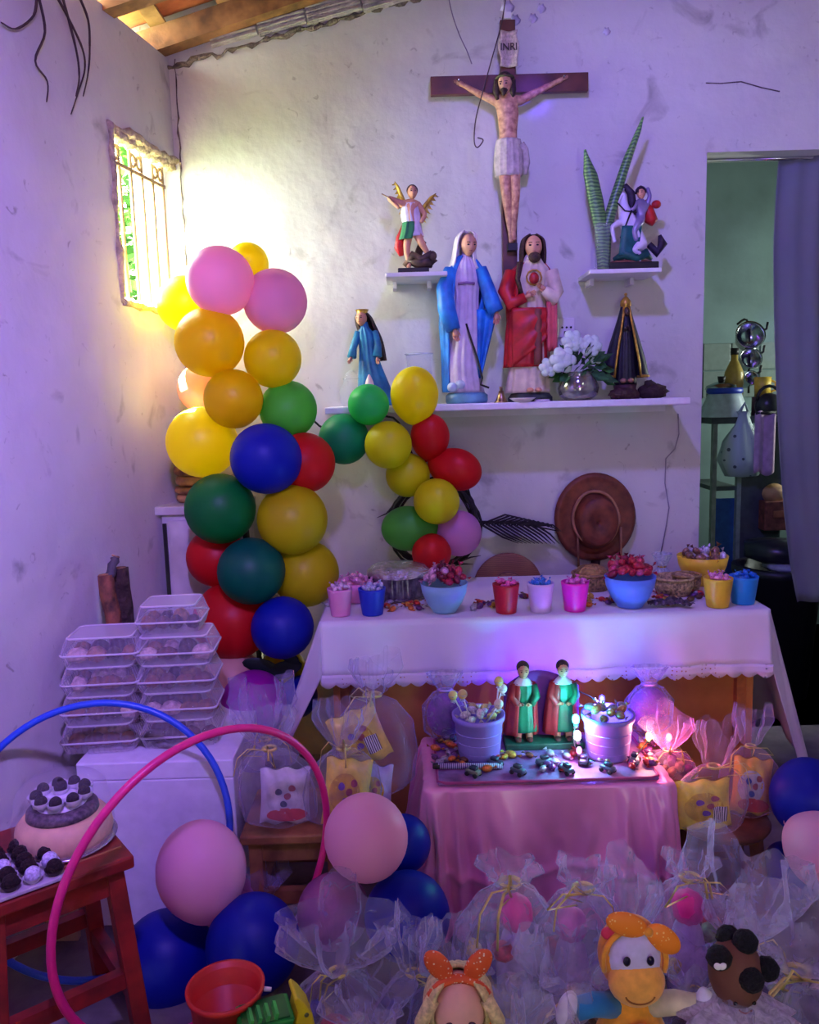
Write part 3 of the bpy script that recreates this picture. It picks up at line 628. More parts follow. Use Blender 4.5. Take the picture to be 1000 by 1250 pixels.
# ================================================================== blue gown figure
ie = stat('saint_statue', 'small statue of a long haired crowned woman in a plain blue gown', 'statue', 452, SHZ, 2.99)
TB = mat((40, 125, 165), .5, var=.2, scale=20, c2=(25, 85, 125))
MB().loft([(8, 0, 0, 24, 14), (5, 0, 25, 19, 13), (1, 0, 52, 13, 10), (-1, 0, 72, 10, 8), (-2, 0, 86, 11, 8), (-4, 0, 95, 6, 5), (-4, -1, 102, 4, 4)], 56, 11, .06).build('gown', TB, ie, k=k3)
MB().tube([(-11, 0, 90), (-18, -4, 72), (-20, -8, 60)], [5, 4.5, 6], 9).build('sleeve', TB, ie, k=k3)
MB().tube([(8, 0, 90), (12, -5, 74), (11, -9, 60)], [5, 4.5, 6], 9).build('sleeve', TB, ie, k=k3)
mb = MB(); hand(mb, (-21, -9, 59), (-.4, -.4, -.8), (0, -1, 0), 10); hand(mb, (11, -10, 58), (.1, -.4, -1), (0, -1, 0), 10); mb.build('hands', SKIN_T, ie, k=k3)
face(ie, (-7, -3, 106), 9, SKIN_T, yaw=-.4, k=k3)
MB().loft([(13, 4, 55, 8, 6), (6, 4, 78, 11, 8), (-1, 3, 95, 11, 9), (-5, 1, 108, 9, 9), (-6, 0, 115, 3, 3)], 40, 11, .05, a0=-40, a1=220).build('hair', mat((60, 42, 36), .7, var=.3, scale=150), ie, k=k3, solid=.006)
MB().lathe([(6, 112), (8, 117), (7, 116)], 16, c=(-6, -1, 0), mod=lambda a, t: 1 + .1 * t * math.cos(a * 6)).build('crown', GOLD, ie, k=k3)
MB().ball((-3, -2, 1.5), (24, 16, 3), 18, 6).build('plinth', mat((110, 150, 160)), ie, k=k3)
g2 = T('glass_candle_holder', 'frosted round glass jar standing in front of the blue gown statue', 'jar', ON(430, SHZ, 2.93))
MB().lathe([(0, 0), (11, 0), (15, 8), (15, 20), (10, 28), (9, 32), (11, 34), (9, 33)], 22).build('jar', GLASS, g2, k=k3); MB().lathe([(9, 34), (7, 40), (2, 43), (0, 44)], 16).build('lid', GLASS, g2, k=k3)
g3 = T('shell_ornament', 'upright pink and white sea shell before the blue gown statue', 'shell', ON(452, SHZ, 2.92))
MB().lathe([(0, 0), (7, 1), (10, 9), (8, 20), (4, 30), (1, 38)], 18, mod=lambda a, t: 1 + .12 * math.sin(a * 2 + t * 9)).build('shell', mat((225, 200, 190), .35, var=.1), g3, k=k3); MB().ball((0, -7, 15), (3, 3, 11), 9, 7).build('shell_mouth', mat((215, 130, 115), .3), g3, k=k3)
# ================================================================== winged angel
an = stat('angel_statue', 'winged angel statue with a raised arm standing over a dark demon', 'statue', 503, LZ, 2.99)
kA = S(503, 285, 2.99)
MB().box((2, 0, 4), (38, 24, 8)).build('plinth', DARK, an, k=kA, smooth=False, bev=.003)
J = {'pelvis': ((2, -2, 57), (9, 7)), 'chest': ((0, -2, 76), (10, 7)), 'nb': ((1, -2, 86), (7, 5)), 'neck': ((2, -2, 91), 3.4),
     'ls': ((-8, -2, 84), 4.5), 'le': ((-27, -4, 92), 3.2), 'lw': ((-13, -9, 78), 2.4), 'rs': ((10, -2, 83), 4.2), 're': ((18, -6, 70), 3.2), 'rw': ((12, -11, 60), 2.4),
     'lh': ((-2, -2, 50), 6.5), 'lk': ((-6, -6, 32), 4.5), 'la': ((-3, -3, 12), 2.8), 'lf': ((-4, -8, 9), 2.8), 'rh': ((7, -2, 50), 6.5), 'rk': ((13, -8, 36), 4.5), 'ra': ((22, -4, 22), 2.8), 'rf': ((24, -8, 19), 2.8)}
E = [('pelvis', 'chest'), ('chest', 'nb'), ('nb', 'neck'), ('nb', 'ls'), ('ls', 'le'), ('le', 'lw'), ('nb', 'rs'), ('rs', 're'), ('re', 'rw'), ('pelvis', 'lh'), ('lh', 'lk'), ('lk', 'la'), ('la', 'lf'), ('pelvis', 'rh'), ('rh', 'rk'), ('rk', 'ra'), ('ra', 'rf')]
skin('figure', J, E, SKIN_T, an, kA)
MB().loft([(3, -2, 46, 13, 9), (2, -2, 57, 11, 8.5), (0, -2, 74, 11.5, 8.5), (1, -2, 85, 9, 6.5)], 40, 11, .05).build('tunic', mat((215, 210, 215), .5), an, k=kA)
MB().loft([(-4, -3, 42, 10, 9), (-1, -3, 52, 10, 9), (0, -3, 62, 9, 8)], 30, 9, .07, a0=-200, a1=-60).build('skirt', mat((30, 120, 70), .5), an, k=kA, solid=.004)
MB().tube([(-8, 2, 60), (-13, 1, 46), (-15, 0, 34), (-12, 0, 24)], [3, 5, 6, 3], 9).build('cape', RED, an, k=kA)
face(an, (3, -4, 97), 8, SKIN_T, yaw=.2, k=kA)
MB().ball((3, -1, 100), (7, 7, 7), 12, 8).build('hair', BH, an, k=kA)
WING = mat((200, 170, 60), .45, .3, var=.3, scale=60, c2=(150, 115, 40))
for tip, base, w in (((-18, 3, 112), (-3, 4, 82), 8), ((32, 3, 97), (6, 4, 74), 9)):
    base = Vector(base); tip = Vector(tip)
    wg = MB().tube([base, base.lerp(tip, .35) + Vector((0, 0, -3)), base.lerp(tip, .75), tip], [4, 9, 7, 1], 10, flat=.3).build('wing', WING, an, k=kA)
    for i in range(7):
        s_ = .25 + i * .12; p = base.lerp(tip, min(1, s_)); d = Vector((.15 if tip.x > 0 else -.25, 0, -1)); l = 26 - i * 3
        q = p + (tip - base).normalized() * 5
        MB().add([p, p + d * l * .5 + Vector((2.6, -1, 0)), p + d * l * .8 + (tip - base) * .15, p + d * l * .5 + Vector((-2.6, -1, 0)), p + d * l * .5 + Vector((0, -2, 0))], [(0, 1, 4), (1, 2, 4), (2, 3, 4), (3, 0, 4)]).build('feather', WING, wg, k=kA)
MB().tube([(-13, -9, 78), (-24, -8, 90), (-34, -6, 96)], [1, .9, .6], 6).build('spear', mat((150, 120, 90), .3, .6), an, k=kA)
dm = MB(); dm.ball((12, -2, 15), (17, 10, 8), 14, 9, fn=lambda d: 1 + .2 * math.sin(d.x * 7 + d.z * 5)); dm.tube([(-8, 0, 12), (2, -6, 24), (12, -7, 18), (22, -7, 24), (27, -4, 14)], [4, 5, 5, 5, 3], 8); dm.ball((25, -6, 22), 6, 10, 8); dm.tube([(6, 4, 20), (14, 5, 40), (8, 4, 48)], [5, 5, 2], 7)
dm.build('demon', mat((85, 60, 48), .55, var=.4, scale=40, c2=(30, 22, 22)), an, k=kA)
# ================================================================== rider
ri = stat('rider_statue', 'statue of a rider with red cape on a rearing white horse', 'statue', 768, RZ, 2.985)
kR = S(768, 290, 2.985)
MB().box((3, 0, 5), (60, 26, 10)).build('plinth', DARK, ri, k=kR, smooth=False, bev=.003)
MB().ball((0, 0, 11), (27, 12, 4), 16, 7, fn=lambda d: 1 + .1 * math.sin(d.x * 9)).build('ground', mat((120, 70, 55), .7, bump=.5), ri, k=kR)
HW = mat((220, 215, 225), .45, var=.08)
J = {'rump': ((12, 0, 34), (13, 11)), 'belly': ((4, 0, 48), (12, 10)), 'chest': ((-6, 0, 62), (12, 9)), 'neck': ((-8, 0, 78), (8, 6)), 'poll': ((-9, -1, 92), (6.5, 5)), 'cheek': ((-15, -3, 88), (6, 4.5)), 'muz': ((-18, -5, 76), (3.8, 3.4)),
     'fl1': ((-12, -6, 58), 4.5), 'fk1': ((-24, -9, 52), 3.2), 'ff1': ((-21, -9, 38), 2.2), 'fh1': ((-20, -10, 33), 2.8), 'fl2': ((-10, 6, 58), 4.5), 'fk2': ((-22, 5, 62), 3.2), 'ff2': ((-27, 3, 50), 2.2), 'fh2': ((-28, 3, 46), 2.8),
     'h1': ((14, -8, 32), 6.5), 'k1': ((2, -10, 24), 4.6), 'o1': ((13, -9, 18), 3), 'e1': ((9, -9, 10), 2.4), 'h2': ((16, 7, 32), 6.5), 'k2': ((8, 9, 22), 4.6), 'o2': ((20, 8, 18), 3), 'e2': ((17, 8, 10), 2.4)}
E = [('rump', 'belly'), ('belly', 'chest'), ('chest', 'neck'), ('neck', 'poll'), ('poll', 'cheek'), ('cheek', 'muz'), ('chest', 'fl1'), ('fl1', 'fk1'), ('fk1', 'ff1'), ('ff1', 'fh1'), ('chest', 'fl2'), ('fl2', 'fk2'), ('fk2', 'ff2'), ('ff2', 'fh2'), ('rump', 'h1'), ('h1', 'k1'), ('k1', 'o1'), ('o1', 'e1'), ('rump', 'h2'), ('h2', 'k2'), ('k2', 'o2'), ('o2', 'e2')]
ho = skin('horse', J, E, HW, ri, kR)
MN = mat((40, 28, 50), .6, var=.3, scale=80)
mb = MB().tube([(-13, -3, 98), (-6, -2, 100), (1, -2, 92), (3, -2, 78), (5, -2, 66)], [2, 4, 5, 5, 2], 8); mb.build('mane', MN, ho, k=kR)
MB().tube([(24, 0, 32), (34, 0, 22), (40, -2, 32), (36, -3, 42)], [4, 6, 6, 2], 9).build('tail', MN, ho, k=kR)
for y in (-3, 3): MB().tube([(-9, y, 96), (-10, y, 103)], [2.4, .5], 6).build('ear', HW, ho, k=kR)
MB().ball((-18.5, -7, 89), 1.3, 7, 5).build('eye', DARK, ho, k=kR)
MB().tube([(-17, -8, 80), (-8, -10, 70), (6, -9, 68)], .9, 5).build('reins', DARK, ho, k=kR)
MB().tube([(4, -10, 82), (-8, -12, 52), (-14, -12, 38)], 1, 6).build('lance', DARK, ri, k=kR)
J = {'pel': ((13, -1, 60), (7, 6)), 'ch': ((14, -1, 76), (7.5, 6)), 'nk': ((14, -1, 86), 3.4), 'a': ((6, -6, 79), 3.6), 'b': ((2, -10, 72), 2.8), 'c': ((-2, -10, 70), 2.2), 'd': ((21, 0, 78), 3.6), 'e': ((24, -2, 88), 2.8), 'f': ((20, -4, 98), 2.2), 'g': ((9, -10, 56), 5), 'h': ((2, -12, 46), 4), 'i': ((6, -11, 34), 3)}
skin('rider', J, [('pel', 'ch'), ('ch', 'nk'), ('ch', 'a'), ('a', 'b'), ('b', 'c'), ('ch', 'd'), ('d', 'e'), ('e', 'f'), ('pel', 'g'), ('g', 'h'), ('h', 'i')], mat((150, 140, 175), .4, .4), ri, kR)
face(ri, (13, -3, 91), 7, SKIN_T, yaw=-.5, k=kR)
MB().lathe([(7, 92), (6.5, 96), (4, 99), (0, 101)], 14, c=(13, -1, 0)).build('helmet', mat((60, 45, 60), .4, .5), ri, k=kR)
MB().tube([(18, 4, 84), (24, 5, 72), (28, 4, 60), (26, 4, 56)], [4, 7, 8, 4], 9).build('cape', RED, ri, k=kR); MB().ball((33, 2, 79), (6, 4, 5), 10, 7).build('cape_end', RED, ri, k=kR)
MB().grid(lambda u, w: Vector((-12 + u * 24 + w * -4, -12 - 2 * math.sin(u * 6), 52 - w * 34)), 8, 8).build('saddle_cloth', mat((20, 95, 95), .5, var=.2), ri, k=kR, solid=.006)
dg_ = MB().tube([(-20, -4, 14), (-8, -10, 20), (6, -8, 14), (18, -9, 20), (26, -4, 14)], [3, 6, 5, 6, 2], 9).build('dragon', mat((20, 85, 75), .5, var=.3), ri, k=kR)
# ================================================================== snake plant in a glass
sp = T('snake_plant', 'two tall green snake plant leaves standing in a clear glass', 'plant', ON(735, RZ, 2.96))
kP = S(735, 260, 2.96)
MB().lathe([(0, 0), (10, 0), (9, 4), (9, 40), (10, 56), (9, 55), (8, 5), (0, 4)], 20).build('glass', GLASS, sp, k=kP)
SNK = stripes((100, 150, 75), (48, 88, 50), 28, 'Z', dist=6)
for pts, ws in (([(2, 0, 3), (-1, 0, 50), (-8, 0, 85), (-15, -2, 115), (-22, -3, 142)], (7, 8, 9, 8, .5)), ([(3, 2, 3), (5, 2, 50), (17, 2, 90), (30, 1, 130), (44, 0, 165), (48, 0, 178)], (7, 7, 6, 5, 2.5, .4))):
    def g(u, w, pts=pts, ws=ws):
        t = w * (len(pts) - 1); i = min(int(t), len(pts) - 2); p = Vector(pts[i]).lerp(Vector(pts[i + 1]), t - i); wd = ws[i] + (ws[i + 1] - ws[i]) * (t - i)
        return p + Vector(((u - .5) * 2 * wd, -3 + 8 * (u - .5) ** 2 * 2, 0))
    MB().grid(g, 6, 24).build('leaf', SNK, sp, k=kP, solid=.004)
# ================================================================== balloons
def bprof(d):                                              # unit balloon: tail towards -z
    t = -d.z
    return 1 + (.16 * max(0, t) ** 6)
_bm = MB().ball((0, 0, 0), (1, 1, 1.06), 32, 24, fn=bprof)
_km = MB().lathe([(.02, -1.2), (.05, -1.24), (.04, -1.28), (.13, -1.36), (.12, -1.37), (.02, -1.33)], 12)
BC = {'pink': (245, 178, 205), 'yellow': (250, 236, 5), 'amber': (246, 218, 0), 'gold': (205, 195, 15), 'peach': (240, 190, 160), 'lime': (90, 210, 60), 'blue': (12, 32, 165), 'red': (215, 25, 30),
      'green': (8, 120, 50), 'teal': (5, 100, 75), 'citron': (225, 225, 20), 'emerald': (20, 150, 90), 'mint': (50, 205, 90), 'magenta': (175, 35, 165), 'mauve': (190, 110, 165), 'grass': (80, 175, 60), 'rose': (215, 145, 195)}
_bme = {}
def balloon(px, py, r, Y, col, label, group, tail=None, sq=(1, 1)):
    if col not in _bme:
        mt = mat(BC[col], .42, var=0, spec=.3, tl=.35)
        a = bpy.data.meshes.new('balloon'); a.from_pydata(_bm.v, [], _bm.f); a.shade_smooth(); a.materials.append(mt)
        b = bpy.data.meshes.new('knot'); b.from_pydata(_km.v, [], _km.f); b.shade_smooth(); b.materials.append(mt); _bme[col] = (a, b)
    p = P(px, py, Y); s = r * S(px, py, Y)
    o = bpy.data.objects.new('balloon', _bme[col][0]); COL.objects.link(o); tag(o, label, 'balloon', group)
    k = bpy.data.objects.new('knot', _bme[col][1]); COL.objects.link(k); k.parent = o
    o.location = p; o.scale = (s * sq[0], s * sq[0], s * sq[1])
    t = Vector(tail or (rnd.uniform(-.4, .4), 1, rnd.uniform(-.4, .4)))
    o.rotation_euler = (-t).to_track_quat('Z', 'Y').to_euler()
    return o
G1 = 'balloons on the tall garland'; G2 = 'balloons on the small garland'; G3 = 'balloons lying on the floor'
for a in ((303, 322, 25, 2.74, 'yellow', 'small yellow balloon peeking out behind the topmost pink balloon'),
          (269, 343, 41, 2.6, 'pink', 'pink balloon with a visible nub at the very top of the tall garland'),
          (336, 368, 39, 2.68, 'pink', 'pale pink balloon second from top, beside the topmost pink one'),
          (226, 371, 34, 2.8, 'yellow', 'yellow balloon in front of the window corner on the tall garland'),
          (256, 418, 42, 2.62, 'amber', 'deep yellow balloon right below the topmost pink balloon'),
          (333, 438, 35, 2.66, 'yellow', 'yellow balloon above the lime green balloon on the tall garland'),
          (246, 474, 29, 2.86, 'peach', 'pale peach balloon half hidden behind the orange yellow balloon'),
          (285, 487, 36, 2.6, 'amber', 'orange yellow balloon above the upper blue balloon'),
          (352, 500, 35, 2.7, 'lime', 'lime green balloon on the tall garland'),
          (247, 540, 43, 2.68, 'yellow', 'glowing yellow balloon caught by sunlight above the green balloon'),
          (325, 560, 43, 2.55, 'blue', 'upper dark blue balloon beside the red one on the tall garland'),
          (372, 565, 37, 2.66, 'red', 'red balloon tucked beside the upper blue balloon'),
          (269, 621, 43, 2.58, 'green', 'green balloon under the glowing yellow balloon'),
          (357, 634, 43, 2.6, 'gold', 'dull mustard yellow balloon under the upper blue balloon'),
          (264, 680, 36, 2.68, 'red', 'red balloon partly hidden behind the green and teal balloons'),
          (307, 697, 41, 2.54, 'teal', 'dark teal green balloon in the lower half of the tall garland'),
          (373, 700, 41, 2.66, 'gold', 'large mustard balloon beside the table corner below another mustard one'),
          (284, 757, 48, 2.64, 'red', 'large red balloon beside the lower blue balloon on the tall garland'),
          (345, 766, 38, 2.52, 'blue', 'lower dark blue balloon beside the table cloth corner'),
          (284, 828, 36, 2.62, 'peach', 'dull peach balloon behind the magenta balloon'),
          (310, 858, 40, 2.5, 'magenta', 'magenta balloon behind the tulle wrapped bags'),
          (345, 822, 30, 2.68, 'gold', 'yellow balloon low on the garland behind dark leaf scraps'),
          (285, 900, 34, 2.56, 'red', 'red balloon at the foot of the tall garland by the white box'),
          (362, 850, 26, 2.62, 'blue', 'dark blue balloon at the foot of the garland beside the tablecloth')):
    balloon(*a, G1)
gp = T('garland_pole', 'dark pole carrying the tall balloon garland', 'pole', ON(330, 0, 2.8))
MB().tube([(0, 0, .02), (-.01, 0, .5), (-.05, 0, 1.2), (-.1, 0, 1.62), (-.12, 0, 1.78)], .012, 8).build('rod', mat((25, 35, 28), .5), gp)
MB().lathe([(0, 0), (.1, 0), (.1, .02), (.02, .03), (0, .03)], 20).build('foot', mat((25, 35, 28), .5), gp)
for x, y, l, a in ((317, 812, 22, .2), (345, 818, 26, -.3), (352, 800, 20, .9)):
    p = P(x, y, 2.56); m_ = MB().ball((0, 0, 0), (l * .0026, .004, l * .0011), 12, 6)
    o = m_.build('dark_leaf', mat((15, 35, 30), .5), gp, p - gp.location); o.rotation_euler.y = a
for a in ((420, 536, 31, 2.86, 'emerald', 'dark green balloon at the outer end of the small garland'),
          (450, 494, 25, 2.8, 'mint', 'small bright green balloon on top of the small garland'),
          (506, 482, 31, 2.8, 'yellow', 'bright yellow balloon in front of the shelf on the small garland', (0, .6, -1), (.95, 1.08)),
          (525, 533, 26, 2.84, 'red', 'small orange red balloon below the bright yellow balloon', (0, .6, -1), (.92, 1.06)),
          (474, 543, 29, 2.78, 'citron', 'dull yellow balloon between the two green ones and the orange red one'),
          (498, 580, 27, 2.86, 'citron', 'dull yellow balloon partly hidden in the middle of the small garland'),
          (557, 573, 28, 2.84, 'red', 'dark red balloon above the pink one on the small garland', (-1, .4, .3), (.92, 1.08)),
          (533, 612, 28, 2.76, 'citron', 'dull yellow balloon in front of the twig wreath'),
          (498, 645, 29, 2.82, 'grass', 'grass green balloon low on the small garland', (1, -.1, 0), (.95, 1.06)),
          (560, 651, 28, 2.82, 'rose', 'small pink balloon in front of the twig wreath'),
          (527, 675, 24, 2.76, 'red', 'small red balloon behind the foil covered tray')):
    balloon(a[0], a[1], a[2], a[3], a[4], a[5], G2, *(a[6:] if len(a) > 6 else ()))
sr = wire('garland_string', [P(x, y, 2.88) for x, y in ((352, 470), (390, 520), (430, 520), (480, 510), (505, 560), (520, 610), (530, 660), (522, 700))], .004, 'thin dark string tying the small balloon garland together', 'string', mat((25, 35, 28)))
for a in ((246, 1062, 54, 1.8, 'pink', 'pink balloon resting on two dark blue balloons', (.1, .1, -1), (1, 1.05)),
          (205, 1172, 57, 1.84, 'blue', 'dark blue floor balloon beside the red stool leg', (.3, .3, -1)),
          (309, 1152, 57, 1.74, 'blue', 'dark blue floor balloon behind the red bucket', (-.2, .4, -1)),
          (447, 1022, 51, 1.74, 'pink', 'pink balloon between the snack stool and the satin table', (.2, .5, -1)),
          (407, 1112, 44, 1.86, 'mauve', 'dull mauve balloon behind the tulle bag on the floor', (0, 1, -.3)),
          (497, 1118, 52, 1.76, 'blue', 'dark blue floor balloon against the satin cloth', (-.3, .6, -.6)),
          (492, 1030, 34, 1.9, 'blue', 'dark blue balloon hidden behind the pink one by the satin table'),
          (287, 1098, 26, 1.95, 'rose', 'small pink balloon peeking between the pink and blue floor balloons'),
          (990, 976, 47, 1.95, 'blue', 'dark blue balloon in front of the right tablecloth drape'),
          (966, 1062, 32, 2.0, 'blue', 'dark blue balloon low beside the round stool'),
          (1008, 1040, 46, 1.8, 'pink', 'pink balloon in front of the dark blue ones by the round stool')):
    balloon(a[0], a[1], a[2], a[3], a[4], a[5], G3, *(a[6:] if len(a) > 6 else ()))
# ================================================================== corner cabinet with stacked wooden bowls, logs
CZ = P(200, 616, 2.85).z
cx0 = ON(196, CZ, 2.82).x
cb = T('corner_cabinet', 'tall narrow pale marble slab cabinet in the corner by the logs', 'cabinet', (cx0 + .14, 2.93, 0))
MARB = mat((205, 200, 190), .4, var=.15, scale=7, c2=(165, 160, 150))
MB().box((0, 0, (CZ - .03) / 2), (.27, .25, CZ - .03)).build('body', MARB, cb, smooth=False, bev=.003)
MB().box((-.005, -.005, CZ - .015), (.3, .28, .03)).build('top_slab', MARB, cb, smooth=False, bev=.004)
MB().box((-.125, -.128, CZ / 2 - .02), (.012, .012, CZ - .08)).build('door_gap', DARK, cb, smooth=False)
MB().box((.01, -.13, CZ / 2), (.24, .012, CZ - .1)).build('door', MARB, cb, smooth=False, bev=.003)
BW = [mat(c, .5, var=.2, scale=30) for c in ((190, 140, 80), (170, 120, 70), (200, 155, 95), (150, 105, 60), (185, 135, 80))]
for i, (r_, h_) in enumerate(((.055, .03), (.062, .028), (.058, .036), (.066, .035), (.06, .035))):
    zz = CZ + sum(x[1] for x in ((.055, .03), (.062, .028), (.058, .036), (.066, .035), (.06, .035))[:i])
    tag(MB().lathe([(0, .002), (r_ * .8, .002), (r_ * .97, h_ * .3), (r_, h_ * .6), (r_ * .93, h_), (r_ * .8, h_), (0, h_ * .5)], 24).build('wooden_bowl', BW[i], None, ON(232, zz, 2.9) + Vector((.01, 0, 0))), '%s turned wooden bowl of the stack on the corner cabinet' % ('lowest', 'second', 'third', 'fourth', 'topmost')[i], 'bowl', 'wooden bowls stacked on the cabinet')
BOXZ = P(190, 930, 2.05).z
BARK = mat((70, 52, 42), .85, var=.35, scale=30, bump=1, bscale=50)
def log(name, lab, a, b, ra, m_, Y):
    p0 = P(*a, Y); p1 = P(*b, Y + .03); m2 = MB(); q = [p0.lerp(p1, t / 8) + Vector((rr.uniform(-.004, .004), 0, 0)) for t in range(9)]
    o = T(name, lab, 'log', p0)
    MB().tube([x - p0 for x in q], [ra * rr.uniform(.85, 1.1) for _ in q], 10).build('trunk', m_, o)
    MB().tube([p1 - p0, p1 - p0 + (p1 - p0).normalized() * .004], ra * .8, 10).build('cut_end', mat((150, 110, 75), .8), o)
    return o
log('firewood_log', 'dark bark covered log standing behind the cake boxes', (166, 880), (145, 694), .026, BARK, 2.33)
log('firewood_log', 'brown split log with peeled bark leaning on the left wall', (160, 880), (128, 702), .022, mat((140, 85, 55), .8, var=.3, scale=25, c2=(60, 40, 30), bump=.6), 2.27)
l3 = log('firewood_log', 'bent grey stick crossing on top of the other logs', (128, 720), (141, 680), .014, mat((85, 80, 80), .8, bump=.5), 2.29)
tag(MB().ball((0, 0, 0), (.018, .018, .02), 12, 9, fn=lambda d: 1 + .08 * math.sin(d.x * 9)).build('onion', mat((190, 165, 130), .5), None, P(196, 742, 2.5)), 'small pale onion lying behind the topmost cake box', 'onion')
# ================================================================== hats and the twig wreath
ht = T('leather_hat', 'brown leather hat with a cord hanging on the wall', 'hat', P(725, 634, 3.08))
kh = S(725, 634, 3.08)
LEA = mat((120, 58, 38), .55, var=.2, scale=25, c2=(80, 36, 24))
def hatg(u, w):
    a = u * 6.2832; prof = [(49, 54, -1), (46, 51, -5), (38, 44, -4), (28, 35, -5), (25, 32, -16), (22, 28, -27), (14, 18, -30), (.5, .5, -25)]
    t = w * (len(prof) - 1); i = min(int(t), len(prof) - 2); f_ = t - i; rx, rz, y = [prof[i][q] + (prof[i + 1][q] - prof[i][q]) * f_ for q in range(3)]
    return Vector((rx * math.cos(a), y - 5 * abs(math.cos(a)) * (rx / 49) ** 2, rz * math.sin(a) + (3 if w < .3 else 0)))
MB().grid(hatg, 40, 21, True).build('hat_body', LEA, ht, k=kh, solid=.004)
mb = MB().tube([(27.5 * math.cos(t * .21) - 1, -16 - 2 * math.cos(t), 33 * math.sin(t * .21) + 5 * abs(math.sin(t * .1))) for t in range(30)], 2.0, 6, True); mb.build('cord', mat((170, 120, 85), .7), ht, k=kh)
for dx in (-23, 29): MB().tube([(dx, -16, -8), (dx + 1, -13, -30), (dx + 3, -9, -64)], 1.5, 6).build('chin_cord', mat((150, 105, 75), .7), ht, k=kh)
MB().tube([(2, -2, -50), (2, -3, -66)], [6, 4], 8).build('tassel', mat((50, 30, 25)), ht, k=kh)
sh2 = T('straw_hat', 'round brown straw hat leaning against the wall behind the table', 'hat', P(620, 716, 3.05))
def hg(u, w):
    a = u * 6.2832; prof = [(42, 0), (30, -3), (19, -4), (17, -14), (12, -19), (.5, -20)]; t = w * 5; i = min(int(t), 4); f_ = t - i
    r_, y = [prof[i][q] + (prof[i + 1][q] - prof[i][q]) * f_ for q in (0, 1)]; return Vector((r_ * math.cos(a), y, r_ * math.sin(a)))
MB().grid(hg, 36, 20, True).build('hat_body', stripes((150, 100, 75), (120, 75, 58), 60, 'Z', .7, 3), sh2, k=kh, solid=.004)
MB().tube([(18.5 * math.cos(t * .3), -6, 18.5 * math.sin(t * .3)) for t in range(21)], 1.6, 6, True).build('hat_band', mat((110, 70, 55)), sh2, k=kh)
wr_ = T('twig_wreath', 'dark twisted twig wreath with a dry palm frond on the wall', 'wreath', P(530, 640, 3.05))
TW = mat((48, 42, 42), .8, var=.3, scale=40)
for i in range(9):
    r_ = rr.uniform(47, 57); ph = rr.uniform(0, 6)
    MB().tube([((r_ + 3 * math.sin(3 * t * .262 + ph)) * math.cos(t * .262), -6 + 5 * math.sin(2 * t * .262 + ph), (r_ + 3 * math.cos(3 * t * .262 + ph)) * math.sin(t * .262)) for t in range(24)], 1.7, 5, True).build('twig', TW, wr_, k=kh)
for i in range(22):
    x0 = 55 + i * 3.4; sg = 1 if i % 2 else -1; l = 34 - i * .7
    MB().tube([(x0, -6, 0 - i * .2), (x0 + l * .8, -7, sg * (14 - i * .4) - i * .3 - 3), (x0 + l * 1.35, -6, sg * (16 - i * .4) - i * .5 - 9)], [1.5, 1.2, .4], 5).build('frond_blade', TW, wr_, k=kh)
MB().tube([(50, -5, 2), (100, -6, 0), (150, -5, -12)], [2, 1.6, .6], 6).build('frond_stem', TW, wr_, k=kh)
for i in range(12):
    a = rr.uniform(0, 6.28); MB().tube([(54 * math.cos(a), -8, 54 * math.sin(a)), (60 * math.cos(a + .2), -12, 60 * math.sin(a + .25)), (70 * math.cos(a + .3), -8, 68 * math.sin(a + .36))], [1.4, 1, .3], 5).build('twig', TW, wr_, k=kh)
# ================================================================== big table with white lace cloth
TZ = P(660, 752, 2.39).z; TY0, TY1 = 2.39, 2.93
tx0, tx1 = ON(392, TZ, TY0).x, ON(938, TZ, TY0).x
tbl = T('table', 'ochre plywood table under the white lace tablecloth', 'table', ((tx0 + tx1) / 2, (TY0 + TY1) / 2, 0))
tw, td = tx1 - tx0, TY1 - TY0
OCH = mat((196, 134, 66), .6, var=.15, scale=5, c2=(160, 100, 48))
MB().box((0, 0, TZ - .02), (tw - .01, td - .01, .03)).build('tabletop', OCH, tbl, smooth=False)
MB().box((0, -td / 2 + .07, (TZ - .04) / 2), (tw - .06, .015, TZ - .04)).build('front_panel', OCH, tbl, smooth=False)
for sx in (-1, 1):
    MB().box((sx * (tw / 2 - .035), 0, (TZ - .04) / 2), (.02, td - .06, TZ - .04)).build('side_panel', OCH, tbl, smooth=False)
    MB().box((sx * (tw / 2 - .05), -td / 2 + .05, (TZ - .04) / 2), (.045, .03, TZ - .04)).build('leg', mat((170, 105, 50), .55, var=.2), tbl, smooth=False)
tc = T('tablecloth', 'white lace edged tablecloth hanging over the big table', 'tablecloth', ((tx0 + tx1) / 2, (TY0 + TY1) / 2, TZ))
CLO = mat((226, 220, 226), .75, var=.04, scale=5, sheen=.3)
TLc = mat((226, 220, 226), .75, var=.03, scale=5, tl=.3)
MB().box((0, 0, .0), (tw + .006, td + .006, .006)).build('cloth_top', CLO, tc, smooth=False, bev=.003)
FD = .165
def front(u, w):
    x = (u - .5) * (tw + .008); return Vector((x, -td / 2 - .006 - w * .02 - .006 * w * math.sin(x * 21) - .004 * w * math.sin(x * 47 + 1), .003 - w * FD))
MB().grid(front, 120, 8).build('front_drop', CLO, tc, solid=.002)
def lace(u, w):
    x = (u - .5) * (tw + .012); sc = .012 * abs(math.sin(u * 30 * math.pi)) if w == 1 else 0
    return Vector((x, -td / 2 - .028 - .006 * math.sin(x * 21) - .004 * math.sin(x * 47 + 1), .003 - FD + .004 - w * .03 - sc))
